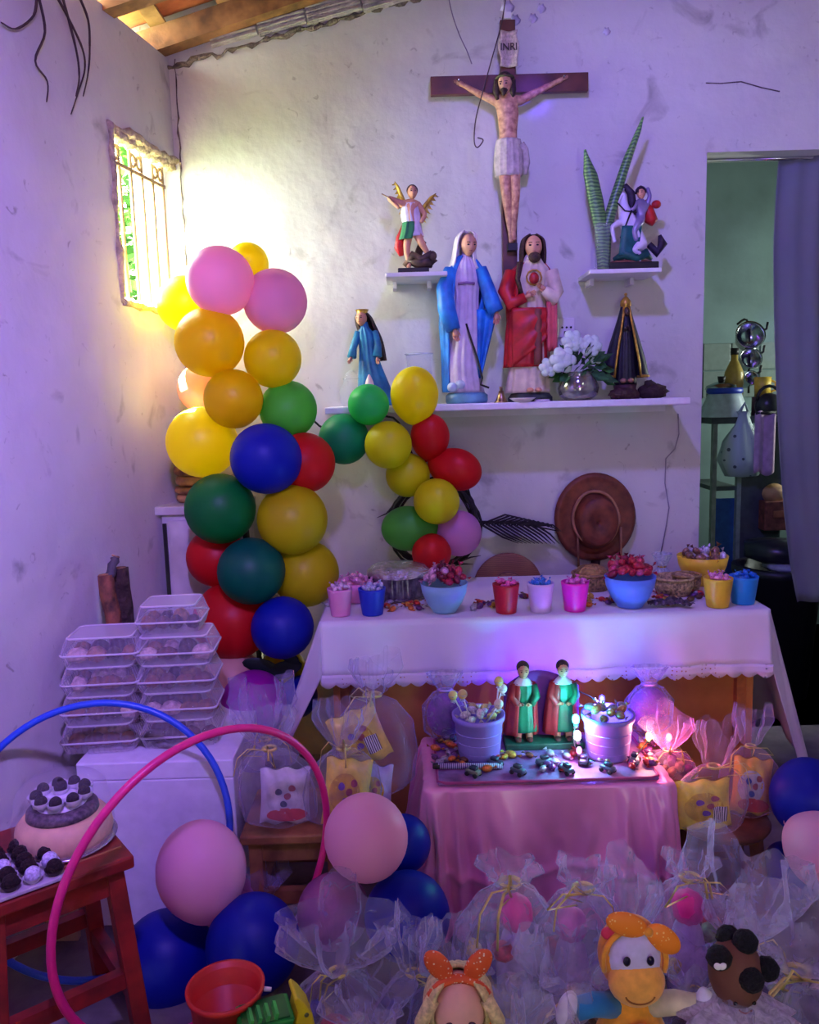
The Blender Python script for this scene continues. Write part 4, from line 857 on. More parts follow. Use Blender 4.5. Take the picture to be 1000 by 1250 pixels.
def lacemat():
    m_ = mat((224, 216, 226), .8, var=0, sheen=.1).copy(); N = m_.node_tree.nodes; L = m_.node_tree.links; out = N['Material Output']; b = N['Principled BSDF']
    tcx = N.new('ShaderNodeTexCoord'); v = N.new('ShaderNodeTexVoronoi'); v.inputs['Scale'].default_value = 75; v.inputs['Randomness'].default_value = .25; L.new(tcx.outputs['Object'], v.inputs[0])
    g = N.new('ShaderNodeMath'); g.operation = 'GREATER_THAN'; g.inputs[1].default_value = .2; L.new(v.outputs['Distance'], g.inputs[0])
    t = N.new('ShaderNodeBsdfTransparent'); mx = N.new('ShaderNodeMixShader'); L.new(g.outputs[0], mx.inputs[0]); L.new(t.outputs[0], mx.inputs[1]); L.new(b.outputs[0], mx.inputs[2]); L.new(mx.outputs[0], out.inputs[0]); return m_
MB().grid(lace, 360, 3).build('lace_trim', lacemat(), tc, solid=.0015)
for sx, dr, fl_ in ((-1, .36, .13), (1, .5, .13)):
    def side(u, w, sx=sx, dr=dr, fl_=fl_):
        y = -td / 2 - .03 * w * (1 - u) + u * td
        return Vector((sx * (tw / 2 + .004 + fl_ * w * (1 - .5 * u) + .008 * w * math.sin(u * 22)), y, .003 - dr * w * (.92 + .08 * math.cos(u * 9))))
    MB().grid(side, 40, 14).build('side_drop', TLc, tc, solid=.002)
    # corner fold joining front and side
    def corner(u, w, sx=sx, dr=dr, fl_=fl_):
        a = Vector((sx * (tw / 2 + .002), -td / 2 - .006 - w * .02, .003 - w * FD * 1.0)); b = side(0, w)
        b2 = Vector((b.x, b.y, b.z)); p = a.lerp(b2, u); p.z = .003 - (FD + (dr * .999 - FD) * min(1, u * 1.3)) * w; return p
    MB().grid(corner, 8, 12).build('corner_fold', TLc, tc, solid=.002)
# ================================================================== things on the big table
rc = random.Random(11)
def wrapped(name, label, p, r, col, rot, group, cat='candy', met=.3):      # a candy with two twisted ends
    key = ('candy', col, met)
    if key not in _bme:
        m_ = MB().ball((0, 0, 0), (1, .72, .62), 10, 7)
        for s_ in (-1, 1):
            m_.add([(s_ * .95, 0, 0), (s_ * 1.75, -.55, .15), (s_ * 1.55, 0, -.12), (s_ * 1.8, .5, .15), (s_ * 1.6, .1, .35)], [(0, 1, 2), (0, 2, 3), (0, 3, 4), (0, 4, 1)])
        a = bpy.data.meshes.new(name); a.from_pydata(m_.v, [], m_.f); a.shade_smooth(); a.materials.append(mat(col, .28, met, var=.25, scale=3, spec=.6)); _bme[key] = a
    o = bpy.data.objects.new(name, _bme[key]); COL.objects.link(o); o.location = p; o.scale = (r, r, r); o.rotation_euler = rot
    return tag(o, label, cat, group)
CC = [('gold', (205, 160, 60)), ('purple', (110, 60, 120)), ('orange', (220, 120, 50)), ('silver', (170, 165, 175)), ('brown', (110, 70, 50)), ('red', (190, 45, 50))]
def scatter(spots, z, group, where, r=.011):
    for px, Y in spots:
        n_, c_ = rc.choice(CC); p = ON(px, z + r * .55, Y)
        wrapped('wrapped_candy', '%s wrapped candy lying loose %s' % (n_, where), p, r * rc.uniform(.85, 1.2), c_, (rc.uniform(-.3, .3), rc.uniform(-.3, .3), rc.uniform(0, 6)), group)
TT = TZ + .004
scatter([(rc.uniform(470, 530), rc.uniform(2.48, 2.58)) for _ in range(14)] + [(rc.uniform(565, 610), rc.uniform(2.46, 2.56)) for _ in range(11)] + [(rc.uniform(715, 750), rc.uniform(2.46, 2.62)) for _ in range(12)] + [(rc.uniform(800, 856), rc.uniform(2.45, 2.6)) for _ in range(20)] + [(rc.uniform(395, 420), 2.56) for _ in range(3)] + [(rc.uniform(636, 645), 2.6) for _ in range(3)], TT, 'loose candies on the white tablecloth', 'on the white tablecloth', .013)
for i in range(3):
    p = ON(806 + i * 13, TT, 2.44 + .02 * (i % 2)); m_ = MB().grid(lambda u, w: Vector(((u - .5) * .07, (w - .5) * .035, .012 + .012 * math.sin(u * 3.1) * math.sin(w * 3.1) + .004 * math.sin(u * 19 + w * 7))), 12, 8)
    tag(m_.build('candy_packet', mat((95, 75, 95), .35, .2, var=.4, scale=50, c2=(45, 35, 40)), None, p, solid=.002, rz=i * 1.1), 'crumpled dark purple brown candy packet lying beside the blue bowl', 'packet', 'dark packets by the blue bowl')
def cup(px, Y, w, h, col, inner, label, cand_lab, n=9):
    p = ON(px, TT, Y); s_ = S(px, 740, Y); r1 = w / 2 * s_; r0 = r1 * .74; hh = h * s_
    o = T('party_cup', label, 'cup', p)
    MB().lathe([(0, .001), (r0, .001), (r0 * 1.02, .004), (r1 * .98, hh * .92), (r1, hh), (r1 * .94, hh), (r0 * .9, .006), (0, .006)], 26).build('cup_wall', mat(col, .4, var=.03, tl=.15), o)
    for i in range(n):
        a = i * 2.4; q = r1 * .72 * math.sqrt((i + .3) / n)
        wrapped('cup_candy', cand_lab, p + Vector((q * math.cos(a), q * math.sin(a), hh + rc.uniform(-.004, .008))), r1 * .26, inner, (rc.uniform(-1, 1), rc.uniform(-1, 1), rc.uniform(0, 6)), 'candies in the ' + label.split(' with')[0], met=0)
cup(416, 2.45, 31, 34, (235, 150, 195), (235, 200, 220), 'light pink party cup with white and pink candies', 'pale candy inside the light pink cup')
cup(455, 2.45, 34, 33, (30, 55, 190), (190, 190, 225), 'dark blue party cup with pale candies', 'pale lilac candy inside the dark blue cup')
cup(618, 2.43, 33, 36, (190, 25, 50), (240, 90, 170), 'red party cup with bright pink candies', 'bright pink candy inside the red cup')
cup(660, 2.43, 33, 36, (225, 205, 230), (60, 130, 220), 'white party cup with blue candies', 'blue candy inside the white cup')
cup(702, 2.43, 34, 36, (240, 40, 180), (245, 110, 200), 'hot pink party cup with pink candies', 'pink candy inside the hot pink cup')
cup(876, 2.43, 35, 36, (235, 195, 55), (240, 150, 195), 'yellow party cup with pink candies', 'pink candy inside the yellow cup')
cup(907, 2.46, 35, 34, (35, 140, 220), (30, 120, 215), 'sky blue party cup with blue candies', 'blue candy inside the sky blue cup')
def bowl(px, Y, w, h, col, label, items=None, il=None, n=20, z=None, ir=.02, hl=1):
    p = ON(px, z or TT, Y); s_ = S(px, 720, Y); r = w / 2 * s_; hh = h * s_
    o = T('bowl', label, 'bowl', p)
    MB().lathe([(0, .001), (r * .5, .001), (r * .52, .006), (r * .75, hh * .32), (r * .93, hh * .68), (r, hh), (r * .96, hh), (r * .72, hh * .35), (0, .02)], 32).build('bowl_wall', mat(col, .4, var=.03), o)
    if items:
        for i in range(n):
            a = i * 2.4; q = r * .8 * math.sqrt((i + .4) / n); lift = hh - .006 + (1 - (q / r) ** 2) * .05 * hl + rc.uniform(-.006, .01)
            wrapped('wrapped_bonbon', il[1], p + Vector((q * math.cos(a), q * math.sin(a), lift)), ir * rc.uniform(.85, 1.15), rc.choice(items), (rc.uniform(-1.2, 1.2), rc.uniform(-1.2, 1.2), rc.uniform(0, 6)), il[0], 'bonbon')
BON = [(150, 25, 60), (190, 40, 70), (120, 20, 60), (200, 70, 110)]
bowl(543, 2.46, 58, 36, (140, 190, 215), 'pale blue bowl heaped with red and pink wrapped bonbons', BON + [(225, 170, 200)], ('bonbons in the pale blue bowl', 'red or pink wrapped bonbon heaped in the pale blue bowl'), 24, ir=.018)
bowl(769, 2.46, 62, 38, (95, 135, 230), 'medium blue bowl heaped with dark red wrapped bonbons', BON, ('bonbons in the medium blue bowl', 'dark red wrapped bonbon heaped in the medium blue bowl'), 26, ir=.019)
bowl(857, 2.72, 60, 36, (235, 200, 50), 'large yellow bowl at the far end of the table', [(210, 205, 230), (150, 110, 90)], ('sweets in the yellow bowl', 'pale sweet lying inside the large yellow bowl'), 14, ir=.018, hl=.2)
bowl(437, 2.62, 56, 26, (235, 150, 190), 'wide pink bowl behind the light pink cup', [(240, 170, 200)], ('sweets in the pink bowl', 'pink sweet lying inside the wide pink bowl'), 8, ir=.016, hl=.2)
# a foil covered tray cake and dome
fo = T('foil_cake', 'round cake in a pleated dark dome covered with crumpled foil', 'cake', ON(487, TT, 2.68))
rF = 38 * S(487, 700, 2.68)
MB().lathe([(0, 0), (rF, 0), (rF * 1.03, .008), (rF * .98, .01)], 36).build('tray', mat((90, 80, 90), .3, .5), fo)
MB().lathe([(rF * .95, .01), (rF * .95, .075), (rF * .9, .09)], 96, mod=lambda a, t: 1 + .025 * math.sin(a * 30)).build('pleated_dome', mat((120, 110, 125), .2, .3, c2=(50, 45, 60), scale=40), fo)
MB().lathe([(rF * .98, .075), (rF * 1.0, .09), (rF * .85, .104), (rF * .4, .108), (0, .106)], 48, mod=lambda a, t: 1 + .04 * math.sin(a * 9 + t * 8) * math.sin(a * 5)).build('foil_cover', mat((215, 212, 215), .25, .85, var=.2, scale=30, bump=1.0, bscale=60), fo)
MB().ball((0, 0, .055), (rF * .85, rF * .85, .045), 24, 8).build('cake_body', mat((100, 60, 60), .7), fo)
for i, (px, Y, c) in enumerate(((722, 2.7, (165, 130, 85)), (822, 2.6, (190, 165, 120)), (838, 2.63, (165, 140, 90)))):
    p = ON(px, TT, Y); r_ = (24, 24, 17)[i] * S(px, 700, Y)
    o = T('straw_basket', ('round woven straw basket behind the medium blue bowl', 'shallow pale straw basket tipped beside the blue bowl', 'small gold straw pouch below the yellow bowl')[i], 'basket', p)
    MB().lathe([(0, 0), (r_ * .8, 0), (r_, .03), (r_ * .95, .055), (r_ * .88, .055), (r_ * .7, .01), (0, .008)], 36, mod=lambda a, t: 1 + .02 * math.sin(a * 18)).build('basket_body', mat(c, .6, var=.35, scale=120, bump=.6), o)
    MB().tube([(r_ * .95 * math.cos(t * .3), r_ * .95 * math.sin(t * .3), .055) for t in range(21)], .005, 6, True).build('rim', mat(c, .6, var=.3, scale=90), o)
    if i == 0: MB().ball((0, 0, .05), (r_ * .85, r_ * .85, .035), 20, 8, fn=lambda d: 1 + .06 * math.sin(d.x * 20) * math.sin(d.y * 20)).build('crumpled_wrap', mat((185, 150, 90), .3, .5, bump=.8, bscale=70), o)
pb = T('plastic_bag', 'small clear plastic bag rising behind the straw basket', 'bag', ON(808, TT, 2.7))
MB().lathe([(.02, .0), (.035, .02), (.03, .05), (.012, .07), (.025, .1), (.03, .115)], 30, mod=lambda a, t: 1 + .2 * t * math.sin(a * 7)).build('bag_film', film((210, 225, 240), .5, 30), pb); MB().tube([(.013 * math.cos(t), .013 * math.sin(t), .07) for t in range(7)], .003, 5).build('tie', GOLD, pb)
# ================================================================== low table with pink satin
LTZ = P(668, 962, 1.97).z; LY0, LY1 = 1.97, 2.3
lx0, lx1 = ON(520, LTZ, LY0).x, ON(822, LTZ, LY0).x; lcx, lcy = (lx0 + lx1) / 2, (LY0 + LY1) / 2
lw, ld = lx1 - lx0, LY1 - LY0
lt = T('low_table', 'low wooden table hidden under the pink satin cloth', 'table', (lcx, lcy, 0))
MB().box((0, 0, LTZ - .02), (lw - .02, ld - .02, .024)).build('tabletop', WOOD, lt, smooth=False)
for sx in (-1, 1):
    for sy in (-1, 1): MB().box((sx * (lw / 2 - .04), sy * (ld / 2 - .04), (LTZ - .03) / 2), (.035, .035, LTZ - .03)).build('leg', WOOD, lt, smooth=False)
SAT = mat((240, 150, 200), .3, 0, var=.05, scale=6, spec=.8, sheen=.3, bump=.12, bscale=22)
sc2 = T('satin_cloth', 'shiny pink satin cloth draped to the floor over the low table', 'tablecloth', (lcx, lcy, LTZ))
def rect(a, hx, hy, e=.18):
    c, s_ = math.cos(a), math.sin(a); return Vector((hx * math.copysign(abs(c) ** e, c), hy * math.copysign(abs(s_) ** e, s_), 0))
def skirt(u, w):
    if w < .12:
        k = w / .12; p, n_ = rrect(u, lw / 2, ld / 2, .02); return Vector((p.x * k, p.y * k, .003 + .0015 * math.sin(p.x * k * 40) * math.sin(p.y * k * 33)))
    t = (w - .12) / .88; dz = (LTZ - .02) * t ** 1.1
    p, n_ = rrect(u, lw / 2 + .004 + .03 * t, ld / 2 + .004 + .035 * t, .02 + .05 * t); a = u * 6.2832
    cdist = min(abs(abs(p.x) - lw / 2), 9) + min(abs(abs(p.y) - ld / 2), 9)      # 0 at a corner
    near = math.exp(-(cdist / .11) ** 2)
    x = p.x + p.y
    wide = .022 * math.sin(x * 19 + 5 * dz) * math.sin(dz * 9) + .014 * (abs(math.sin(x * 17 - dz * 9 + 1.1)) - .5) * t + .010 * math.sin(x * 52 + dz * 16 + 2 * math.sin(x * 9)) * t * (.5 + .5 * math.sin(x * 7 + 1)) + .006 * math.sin(x * 85 - dz * 30) * t ** .5 * (.5 + .5 * math.sin(dz * 25 + x * 5))
    tight = near * t ** .6 * (.03 + .02 * math.sin(x * 120 + 8 * dz) + .014 * math.sin(x * 210))
    hang = .010 * math.exp(-((dz - .225 - .012 * math.sin(x * 14)) / .012) ** 2) - .012 * max(0, t - .56)
    diag = .010 * math.exp(-(((p.x - lw / 2 + .02) + (dz - .02) * .28) / .012) ** 2) * t ** .3 if p.y < 0 else 0
    if p.y < -ld * .35:                                    # hanging folds of the front
        for x0, wd, dp, sl in ((-.31, .010, .016, -.05), (-.285, .009, .02, -.02), (-.25, .012, .022, .06), (-.2, .014, .014, .14), (-.12, .02, .012, .22), (-.03, .024, .010, .1), (.06, .022, .011, -.12), (.13, .018, .012, -.2), (.2, .014, .016, -.1), (.26, .011, .02, .02), (.3, .009, .018, .05)):
            wide += dp * math.exp(-((p.x - x0 - sl * dz) / wd) ** 2) * min(1, 2.2 * t) - dp * .3 * min(1, 2 * t) * .3
    return p + n_ * (wide + tight + hang + diag) + Vector((0, 0, .003 - dz + .006 * math.sin(x * 16) * t))
MB().grid(skirt, 420, 70, True).build('cloth_sheet', SAT, sc2)
LT = LTZ + .006
# flat board of toys and candy on the low table
tray = T('party_tray', 'flat purple printed tray spread with sweets on the satin cloth', 'tray', (lcx, lcy - .01, LT))
MB().box((0, 0, .004), (lw * .9, ld * .86, .008)).build('tray_board', mat((150, 95, 150), .5, var=.35, scale=20, c2=(90, 60, 110)), tray, smooth=False, bev=.003)
MB().tube([rrect(t / 64, lw * .45, ld * .43, .01)[0] + Vector((0, 0, .008)) for t in range(64)], .004, 6, True).build('rim', mat((170, 60, 120), .5), tray)
LT2 = LT + .009
scatter([(rc.uniform(535, 800), rc.uniform(2.03, 2.13)) for _ in range(36)] + [(rc.uniform(530, 560), rc.uniform(2.1, 2.28)) for _ in range(12)] + [(rc.uniform(778, 805), rc.uniform(2.05, 2.26)) for _ in range(10)], LT2, 'loose sweets on the satin table', 'on the tray of the satin table', .014)
for i in range(8):                                         # small boat shaped toy cars
    p = ON(575 + i * 28 + rc.uniform(-5, 5), LT2, 2.02 + .05 * (i % 2)); o = T('toy_car', 'tiny dull grey toy car lying among the sweets on the tray', 'toy', p, rc.uniform(0, 6), 'toy cars on the tray')
    c_ = mat(rc.choice([(95, 120, 120), (120, 130, 110), (80, 90, 110)]), .35, .2)
    MB().box((0, 0, .012), (.042, .02, .012)).build('body', c_, o, bev=.004); MB().box((.002, 0, .022), (.022, .017, .01)).build('cabin', mat((50, 60, 75), .2), o, bev=.004)
    for sx in (-.013, .013):
        for sy in (-.01, .01): MB().tube([(sx, sy - .003, .006), (sx, sy + .003, .006)], .006, 10).build('wheel', DARK, o)
fl_ = T('toy_flute', 'long striped silver toy flute on the front of the tray', 'toy', ON(572, LT2, 2.06), -.05)
MB().tube([(-.08, 0, .008), (.09, 0, .008)], .008, 10).build('tube', stripes((190, 180, 205), (70, 50, 110), 60, 'X'), fl_); MB().box((-.085, 0, .008), (.02, .016, .012)).build('mouthpiece', DARK, fl_, bev=.003)
def bucket(px, Y, label):
    p = ON(px, LT2, Y); s_ = S(px, 890, Y); r1 = 31 * s_; r0 = 24 * s_; h_ = 54 * s_
    o = T('lilac_bucket', label, 'bucket', p)
    MB().lathe([(0, .001), (r0, .001), (r0 * 1.05, .006), (r1 * .95, h_ * .86), (r1 * 1.03, h_ * .88), (r1 * 1.05, h_), (r1 * .97, h_), (r0 * .95, .01), (0, .01)], 32).build('bucket_wall', mat((150, 130, 215), .45, var=.03), o)
    for i in range(3): MB().tube([(r * math.cos(t * .3), r * math.sin(t * .3), z) for r, z in ((r0 + (r1 * .95 - r0) * (.2 + .25 * i) + .001, h_ * (.18 + .22 * i)),) for t in range(21)], .0016, 5, True).build('ridge', mat((150, 130, 215), .45, var=.03), o)
    return p, r1, h_
def lolly(p, d, l, col, lab, grp):
    o = T('lollipop', lab, 'lollipop', p, 0, grp); d = Vector(d).normalized(); t = d * l
    MB().tube([(0, 0, 0), t], .0022, 6).build('stick', WHITE, o); MB().ball(t, (.013, .01, .014), 10, 8).build('candy_head', mat(col, .25, coat=.4), o)
    MB().lathe([(.012, 0), (.004, -.012), (.008, -.018)], 8, c=t).build('wrapper', film((230, 230, 240), .5, 60), o)
p, r1, h_ = bucket(585, 2.14, 'lilac bucket of lollipops and white cups on the satin table')
for dx, dy, a, l in ((-.03, 0, (-.45, -.1, 1), .095), (-.02, -.02, (-.25, -.1, 1), .1), (.035, .01, (.35, 0, 1), .1), (.045, 0, (.1, 0, 1), .12), (.01, -.03, (.5, -.2, .9), .085)):
    lolly(p + Vector((dx, dy, h_ - .03)), a, l, rc.choice([(230, 220, 190), (225, 205, 120), (235, 230, 225)]), 'pale lollipop stick poking out of the lollipop bucket', 'lollipops in the lilac bucket')
for i in range(9):
    a = i * 2.4; q = r1 * .75 * math.sqrt((i + .5) / 9)
    wrapped('wrapped_candy', 'white or yellow wrapped candy inside the lollipop bucket', p + Vector((q * math.cos(a), q * math.sin(a), h_ + rc.uniform(-.004, .012))), .016, rc.choice([(225, 220, 215), (220, 205, 130), (205, 190, 215)]), (rc.uniform(-1, 1), rc.uniform(-1, 1), a), 'candies in the lollipop bucket', met=0)
p, r1, h_ = bucket(742, 2.12, 'lilac bucket of brown sweets beside the glowing lights')
for i in range(11):
    a = i * 2.4; q = r1 * .75 * math.sqrt((i + .5) / 11)
    wrapped('wrapped_candy', 'brown or silver wrapped candy inside the bucket beside the lights', p + Vector((q * math.cos(a), q * math.sin(a), h_ + rc.uniform(-.002, .016))), .017, rc.choice([(150, 110, 80), (160, 160, 150), (190, 130, 80)]), (rc.uniform(-1, 1), rc.uniform(-1, 1), a), 'candies in the bucket beside the lights')
# twin saints on one base
tw2 = T('twin_saints_statue', 'statue of two dark haired saints in red and green robes', 'statue', ON(663, LT2, 2.2))
kt = S(660, 870, 2.2)
MB().box((0, 0, 4), (96, 34, 8)).build('plinth', mat((35, 75, 60), .5, var=.3), tw2, k=kt, smooth=False, bev=.003)
MB().grid(lambda u, w: Vector((-46 + u * 92, 12 + 4 * math.sin(u * 6.28), 8 + w * (62 + 20 * math.sin(u * 3.14)))), 20, 10).build('backdrop', mat((130, 60, 160), .5, var=.2, scale=20), tw2, k=kt, solid=.005)
for sx in (-1, 1):
    x = sx * 24; grn = mat((20, 110, 75), .45, var=.2); rd = mat((165, 40, 45), .45, var=.2)
    MB().loft([(x, -2, 20, 17, 10), (x, -2, 40, 15, 9), (x, -2, 62, 12, 8), (x, -2, 76, 13, 8), (x, -2, 84, 6, 5), (x, -2, 88, 4, 4)], 40, 9, .05).build('tunic', grn, tw2, k=kt)
    MB().loft([(x - 3, 0, 16, 20, 11), (x - 2, 0, 45, 18, 11), (x, 0, 70, 16, 10), (x, 0, 80, 13, 8)], 36, 9, .05, a0=-45, a1=255).build('robe', rd, tw2, k=kt, solid=.005)
    MB().loft([(x, -2, 79, 12, 9), (x, -2, 83, 9, 7), (x, -2, 87, 5, 5)], 24, 0, 0).build('collar', mat((225, 220, 225)), tw2, k=kt)
    for s3 in (-1, 1):
        MB().tube([(x + s3 * 12, -3, 78), (x + s3 * 15, -7, 64), (x + s3 * 8, -12, 56)], [5, 5, 4], 8).build('sleeve', rd if s3 < 0 else grn, tw2, k=kt)
        mb = MB(); hand(mb, (x + s3 * 8, -12, 56), (-s3, -.4, .2), (0, -1, 0), 9); mb.build('hand', SKIN_T, tw2, k=kt)
        MB().tube([(x + s3 * 7, -2, 24), (x + s3 * 7, -3, 9)], [5.5, 4], 9).build('leg', mat((200, 150, 120), .5), tw2, k=kt); MB().ball((x + s3 * 7, -7, 10), (4, 7, 3), 9, 6).build('shoe', mat((90, 50, 45)), tw2, k=kt)
    face(tw2, (x, -3, 95), 9.5, SKIN_T, k=kt); MB().ball((x, 0, 99), (8, 8.5, 8), 14, 9).build('hair', mat((50, 32, 28), .6), tw2, k=kt)
for i, (px, lab) in enumerate(((545, 'round purple gift behind the lollipop bucket'), (792, 'round purple gift wrapped in film behind the lit bucket'))):
    o = T('round_gift', lab, 'gift', ON(px, LT, 2.26)); s_ = S(px, 860, 2.26)
    MB().ball((0, 0, 34), (24, 10, 28), 20, 12).build('gift_body', mat((120, 50, 150), .4, var=.4, scale=40, c2=(60, 40, 120)), o, k=s_); MB().lathe([(10, 0), (27, 15), (28, 45), (16, 62), (8, 66), (18, 82), (22, 88)], 40, mod=lambda a, t: 1 + .1 * math.sin(a * 9 + t * 5), ry=.5).build('film_wrap', film((205, 190, 235), .22, 30), o, k=s_)
    MB().tube([(9 * math.cos(t), 5 * math.sin(t), 66) for t in range(7)], 1.5, 5).build('ribbon', mat((200, 160, 220)), o, k=s_)
# LED lights with their own glow
def led(px, py, Y, col, e, r, label, glow):
    o = T('led_light', label, 'lamp', P(px, py, Y)); MB().ball((0, 0, 0), (r, r, r * 1.4), 12, 8).build('bulb', mat(glow, .3, var=0, emit=14), o)
    MB().tube([(0, 0, -r * 1.2), (0, 0, -r * 2.2)], [r * .7, r * .8], 8).build('socket', mat((40, 60, 50)), o)
    l = lamp('led_glow', 'POINT', P(px, py, Y - r * 1.6), e, col, shadow_soft_size=r); return o
led(703, 878, 2.1, (.05, .75, .9), 2.4, .010, 'glowing turquoise light beside the lit bucket', (60, 240, 255))
led(705, 898, 2.09, (.9, .5, 1), .25, .010, 'glowing white pink light under the turquoise light', (255, 220, 255))
led(707, 916, 2.07, (1, .2, .8), .25, .007, 'glowing magenta light at the foot of the lit bucket', (255, 90, 200))
led(817, 900, 2.12, (1, .1, .25), .8, .008, 'glowing red light among the film bags beside the satin table', (255, 60, 90))
led(792, 899, 2.12, (1, .45, .3), .6, .008, 'glowing amber light beside the red one', (255, 200, 90))
led(722, 948, 2.02, (.1, .1, 1), .25, .006, 'glowing small blue light lying on the tray', (50, 60, 255))
led(735, 853, 2.2, (.1, .08, 1), 2.2, .008, 'glowing blue light above the lit bucket', (40, 40, 255))
led(650, 838, 2.28, (.14, .01, 1), 1.0, .007, 'glowing violet light behind the twin saints', (110, 50, 255))
wire('led_wire', [P(x, y, Y) for x, y, Y in ((640, 842, 2.26), (680, 835, 2.26), (735, 860, 2.22), (705, 880, 2.11), (706, 918, 2.08), (760, 935, 2.1), (792, 905, 2.13), (817, 906, 2.13))], .0016, 'thin dark wire joining the coloured lights', 'wire', mat((35, 60, 45)))
# ================================================================== sheer gathered bags
RIB = mat((225, 205, 120), .3, .2)
def ribbon(parent, r, z, s_, m_=RIB, seed=0):
    q = random.Random(seed)
    b = MB().tube([(r * math.cos(t * .5), r * math.sin(t * .5), z) for t in range(13)], s_ * .5, 5, True).build('ribbon', m_, parent)
    for i in range(4):
        a = q.uniform(0, 6.28); d = Vector((math.cos(a), math.sin(a) * .6 - .5, 0)); l = q.uniform(2.5, 5) * s_ * 1.8
        MB().tube([Vector((0, -r, z)), Vector((0, -r, z)) + d * l + Vector((0, 0, l * .6)), Vector((0, -r, z)) + d * l * 1.9, Vector((0, -r, z)) + d * l * (.2 if i < 2 else 2.3) + Vector((0, 0, -l * (.1 if i < 2 else .9)))], s_ * .42, 5, flat=.4).build('ribbon_loop', m_, b)
def tulle(p, w, hb, ht_, label, seed, col=(215, 205, 240), a=.26, lean=(0, 0), group='tulle wrapped party bags', rib=RIB, spread=1.0, name='tulle_bag'):
    q = random.Random(seed); o = T(name, label, 'bag', p, q.uniform(0, 6) * 0)
    r = w / 2; n1 = q.randint(4, 6); n2 = q.randint(8, 11); ph = q.uniform(0, 6)
    prof = [(r * .55, .004), (r * .95, hb * .12), (r * 1.02, hb * .4), (r * .9, hb * .7), (r * .5, hb * .92), (r * .16, hb), (r * .3, hb + ht_ * .1), (r * .62 * spread, hb + ht_ * .35), (r * .92 * spread, hb + ht_ * .68), (r * .86 * spread, hb + ht_)]
    N_ = 40
    def g(u, v):
        t = v * (len(prof) - 1); i = min(int(t), len(prof) - 2); f_ = t - i; f_ = f_ * f_ * (3 - 2 * f_)
        rr_ = prof[i][0] + (prof[i + 1][0] - prof[i][0]) * f_; z = prof[i][1] + (prof[i + 1][1] - prof[i][1]) * f_; an_ = u * 6.2832
        top = max(0, (z - hb) / ht_); k_ = 1 + (.04 + .08 * min(1, z / hb)) * math.sin(n1 * an_ + ph) * (1 - top) + min(1, top * 2) * (.22 * math.sin(n1 * an_ + ph) + .12 * math.sin(n2 * an_ + 2 * ph) + .05 * math.sin(19 * an_ + 9 * z / hb)) + .02 * math.sin(31 * an_)
        jag = top ** 4 * ht_ * (.2 * math.sin(2 * an_ + ph) + .1 * math.sin(3 * an_ + 2 * ph) + .03 * math.sin(9 * an_))
        return Vector((rr_ * k_ * math.cos(an_) + lean[0] * z, rr_ * k_ * .8 * math.sin(an_) + lean[1] * z, z + jag))
    MB().grid(g, 88, N_, True).build('tulle_wrap', film(col, a * .7, 14, seed % 3, .5), o)
    ob = bpy.data.objects.new('x', None)
    rb_ = T  # ribbon sits where the bag is gathered
    bpy.data.objects.remove(ob)
    rbn = MB().tube([(r * .17 * math.cos(t * .5) + lean[0] * hb, r * .15 * math.sin(t * .5) + lean[1] * hb, hb) for t in range(13)], r * .045, 5, True).build('ribbon', rib, o)
    for i in range(4):
        an_ = q.uniform(0, 6.28); d = Vector((math.cos(an_), -.5, .3 * math.sin(an_))); l = r * q.uniform(.3, .6); c = Vector((lean[0] * hb, lean[1] * hb - r * .17, hb))
        MB().tube([c, c + d * l + Vector((0, -.01, l * .5)), c + d * l * 1.6, c + d * l * (.4 if i < 2 else 1.8) + Vector((0, -.008, -l * (.2 if i < 2 else .9)))], r * .026, 5, flat=.4).build('ribbon_loop', rib, rbn)
    return o, r, hb
def fill(o, r, hb, cols, n, seed, lab=None):               # the sweets inside a bag, a part of the bag
    q = random.Random(seed)
    for i in range(n):
        a = q.uniform(0, 6.28); rr_ = r * .68 * math.sqrt(q.random()); z = q.uniform(.1, .68) * hb
        MB().ball((rr_ * math.cos(a), rr_ * .7 * math.sin(a), z), (r * q.uniform(.2, .34), r * q.uniform(.14, .22), r * q.uniform(.13, .24)), 9, 6, rot=(q.uniform(-1, 1), q.uniform(-1, 1), q.uniform(0, 3))).build('sweet', mat(q.choice(cols), .35, .1, var=.35, scale=60), o)
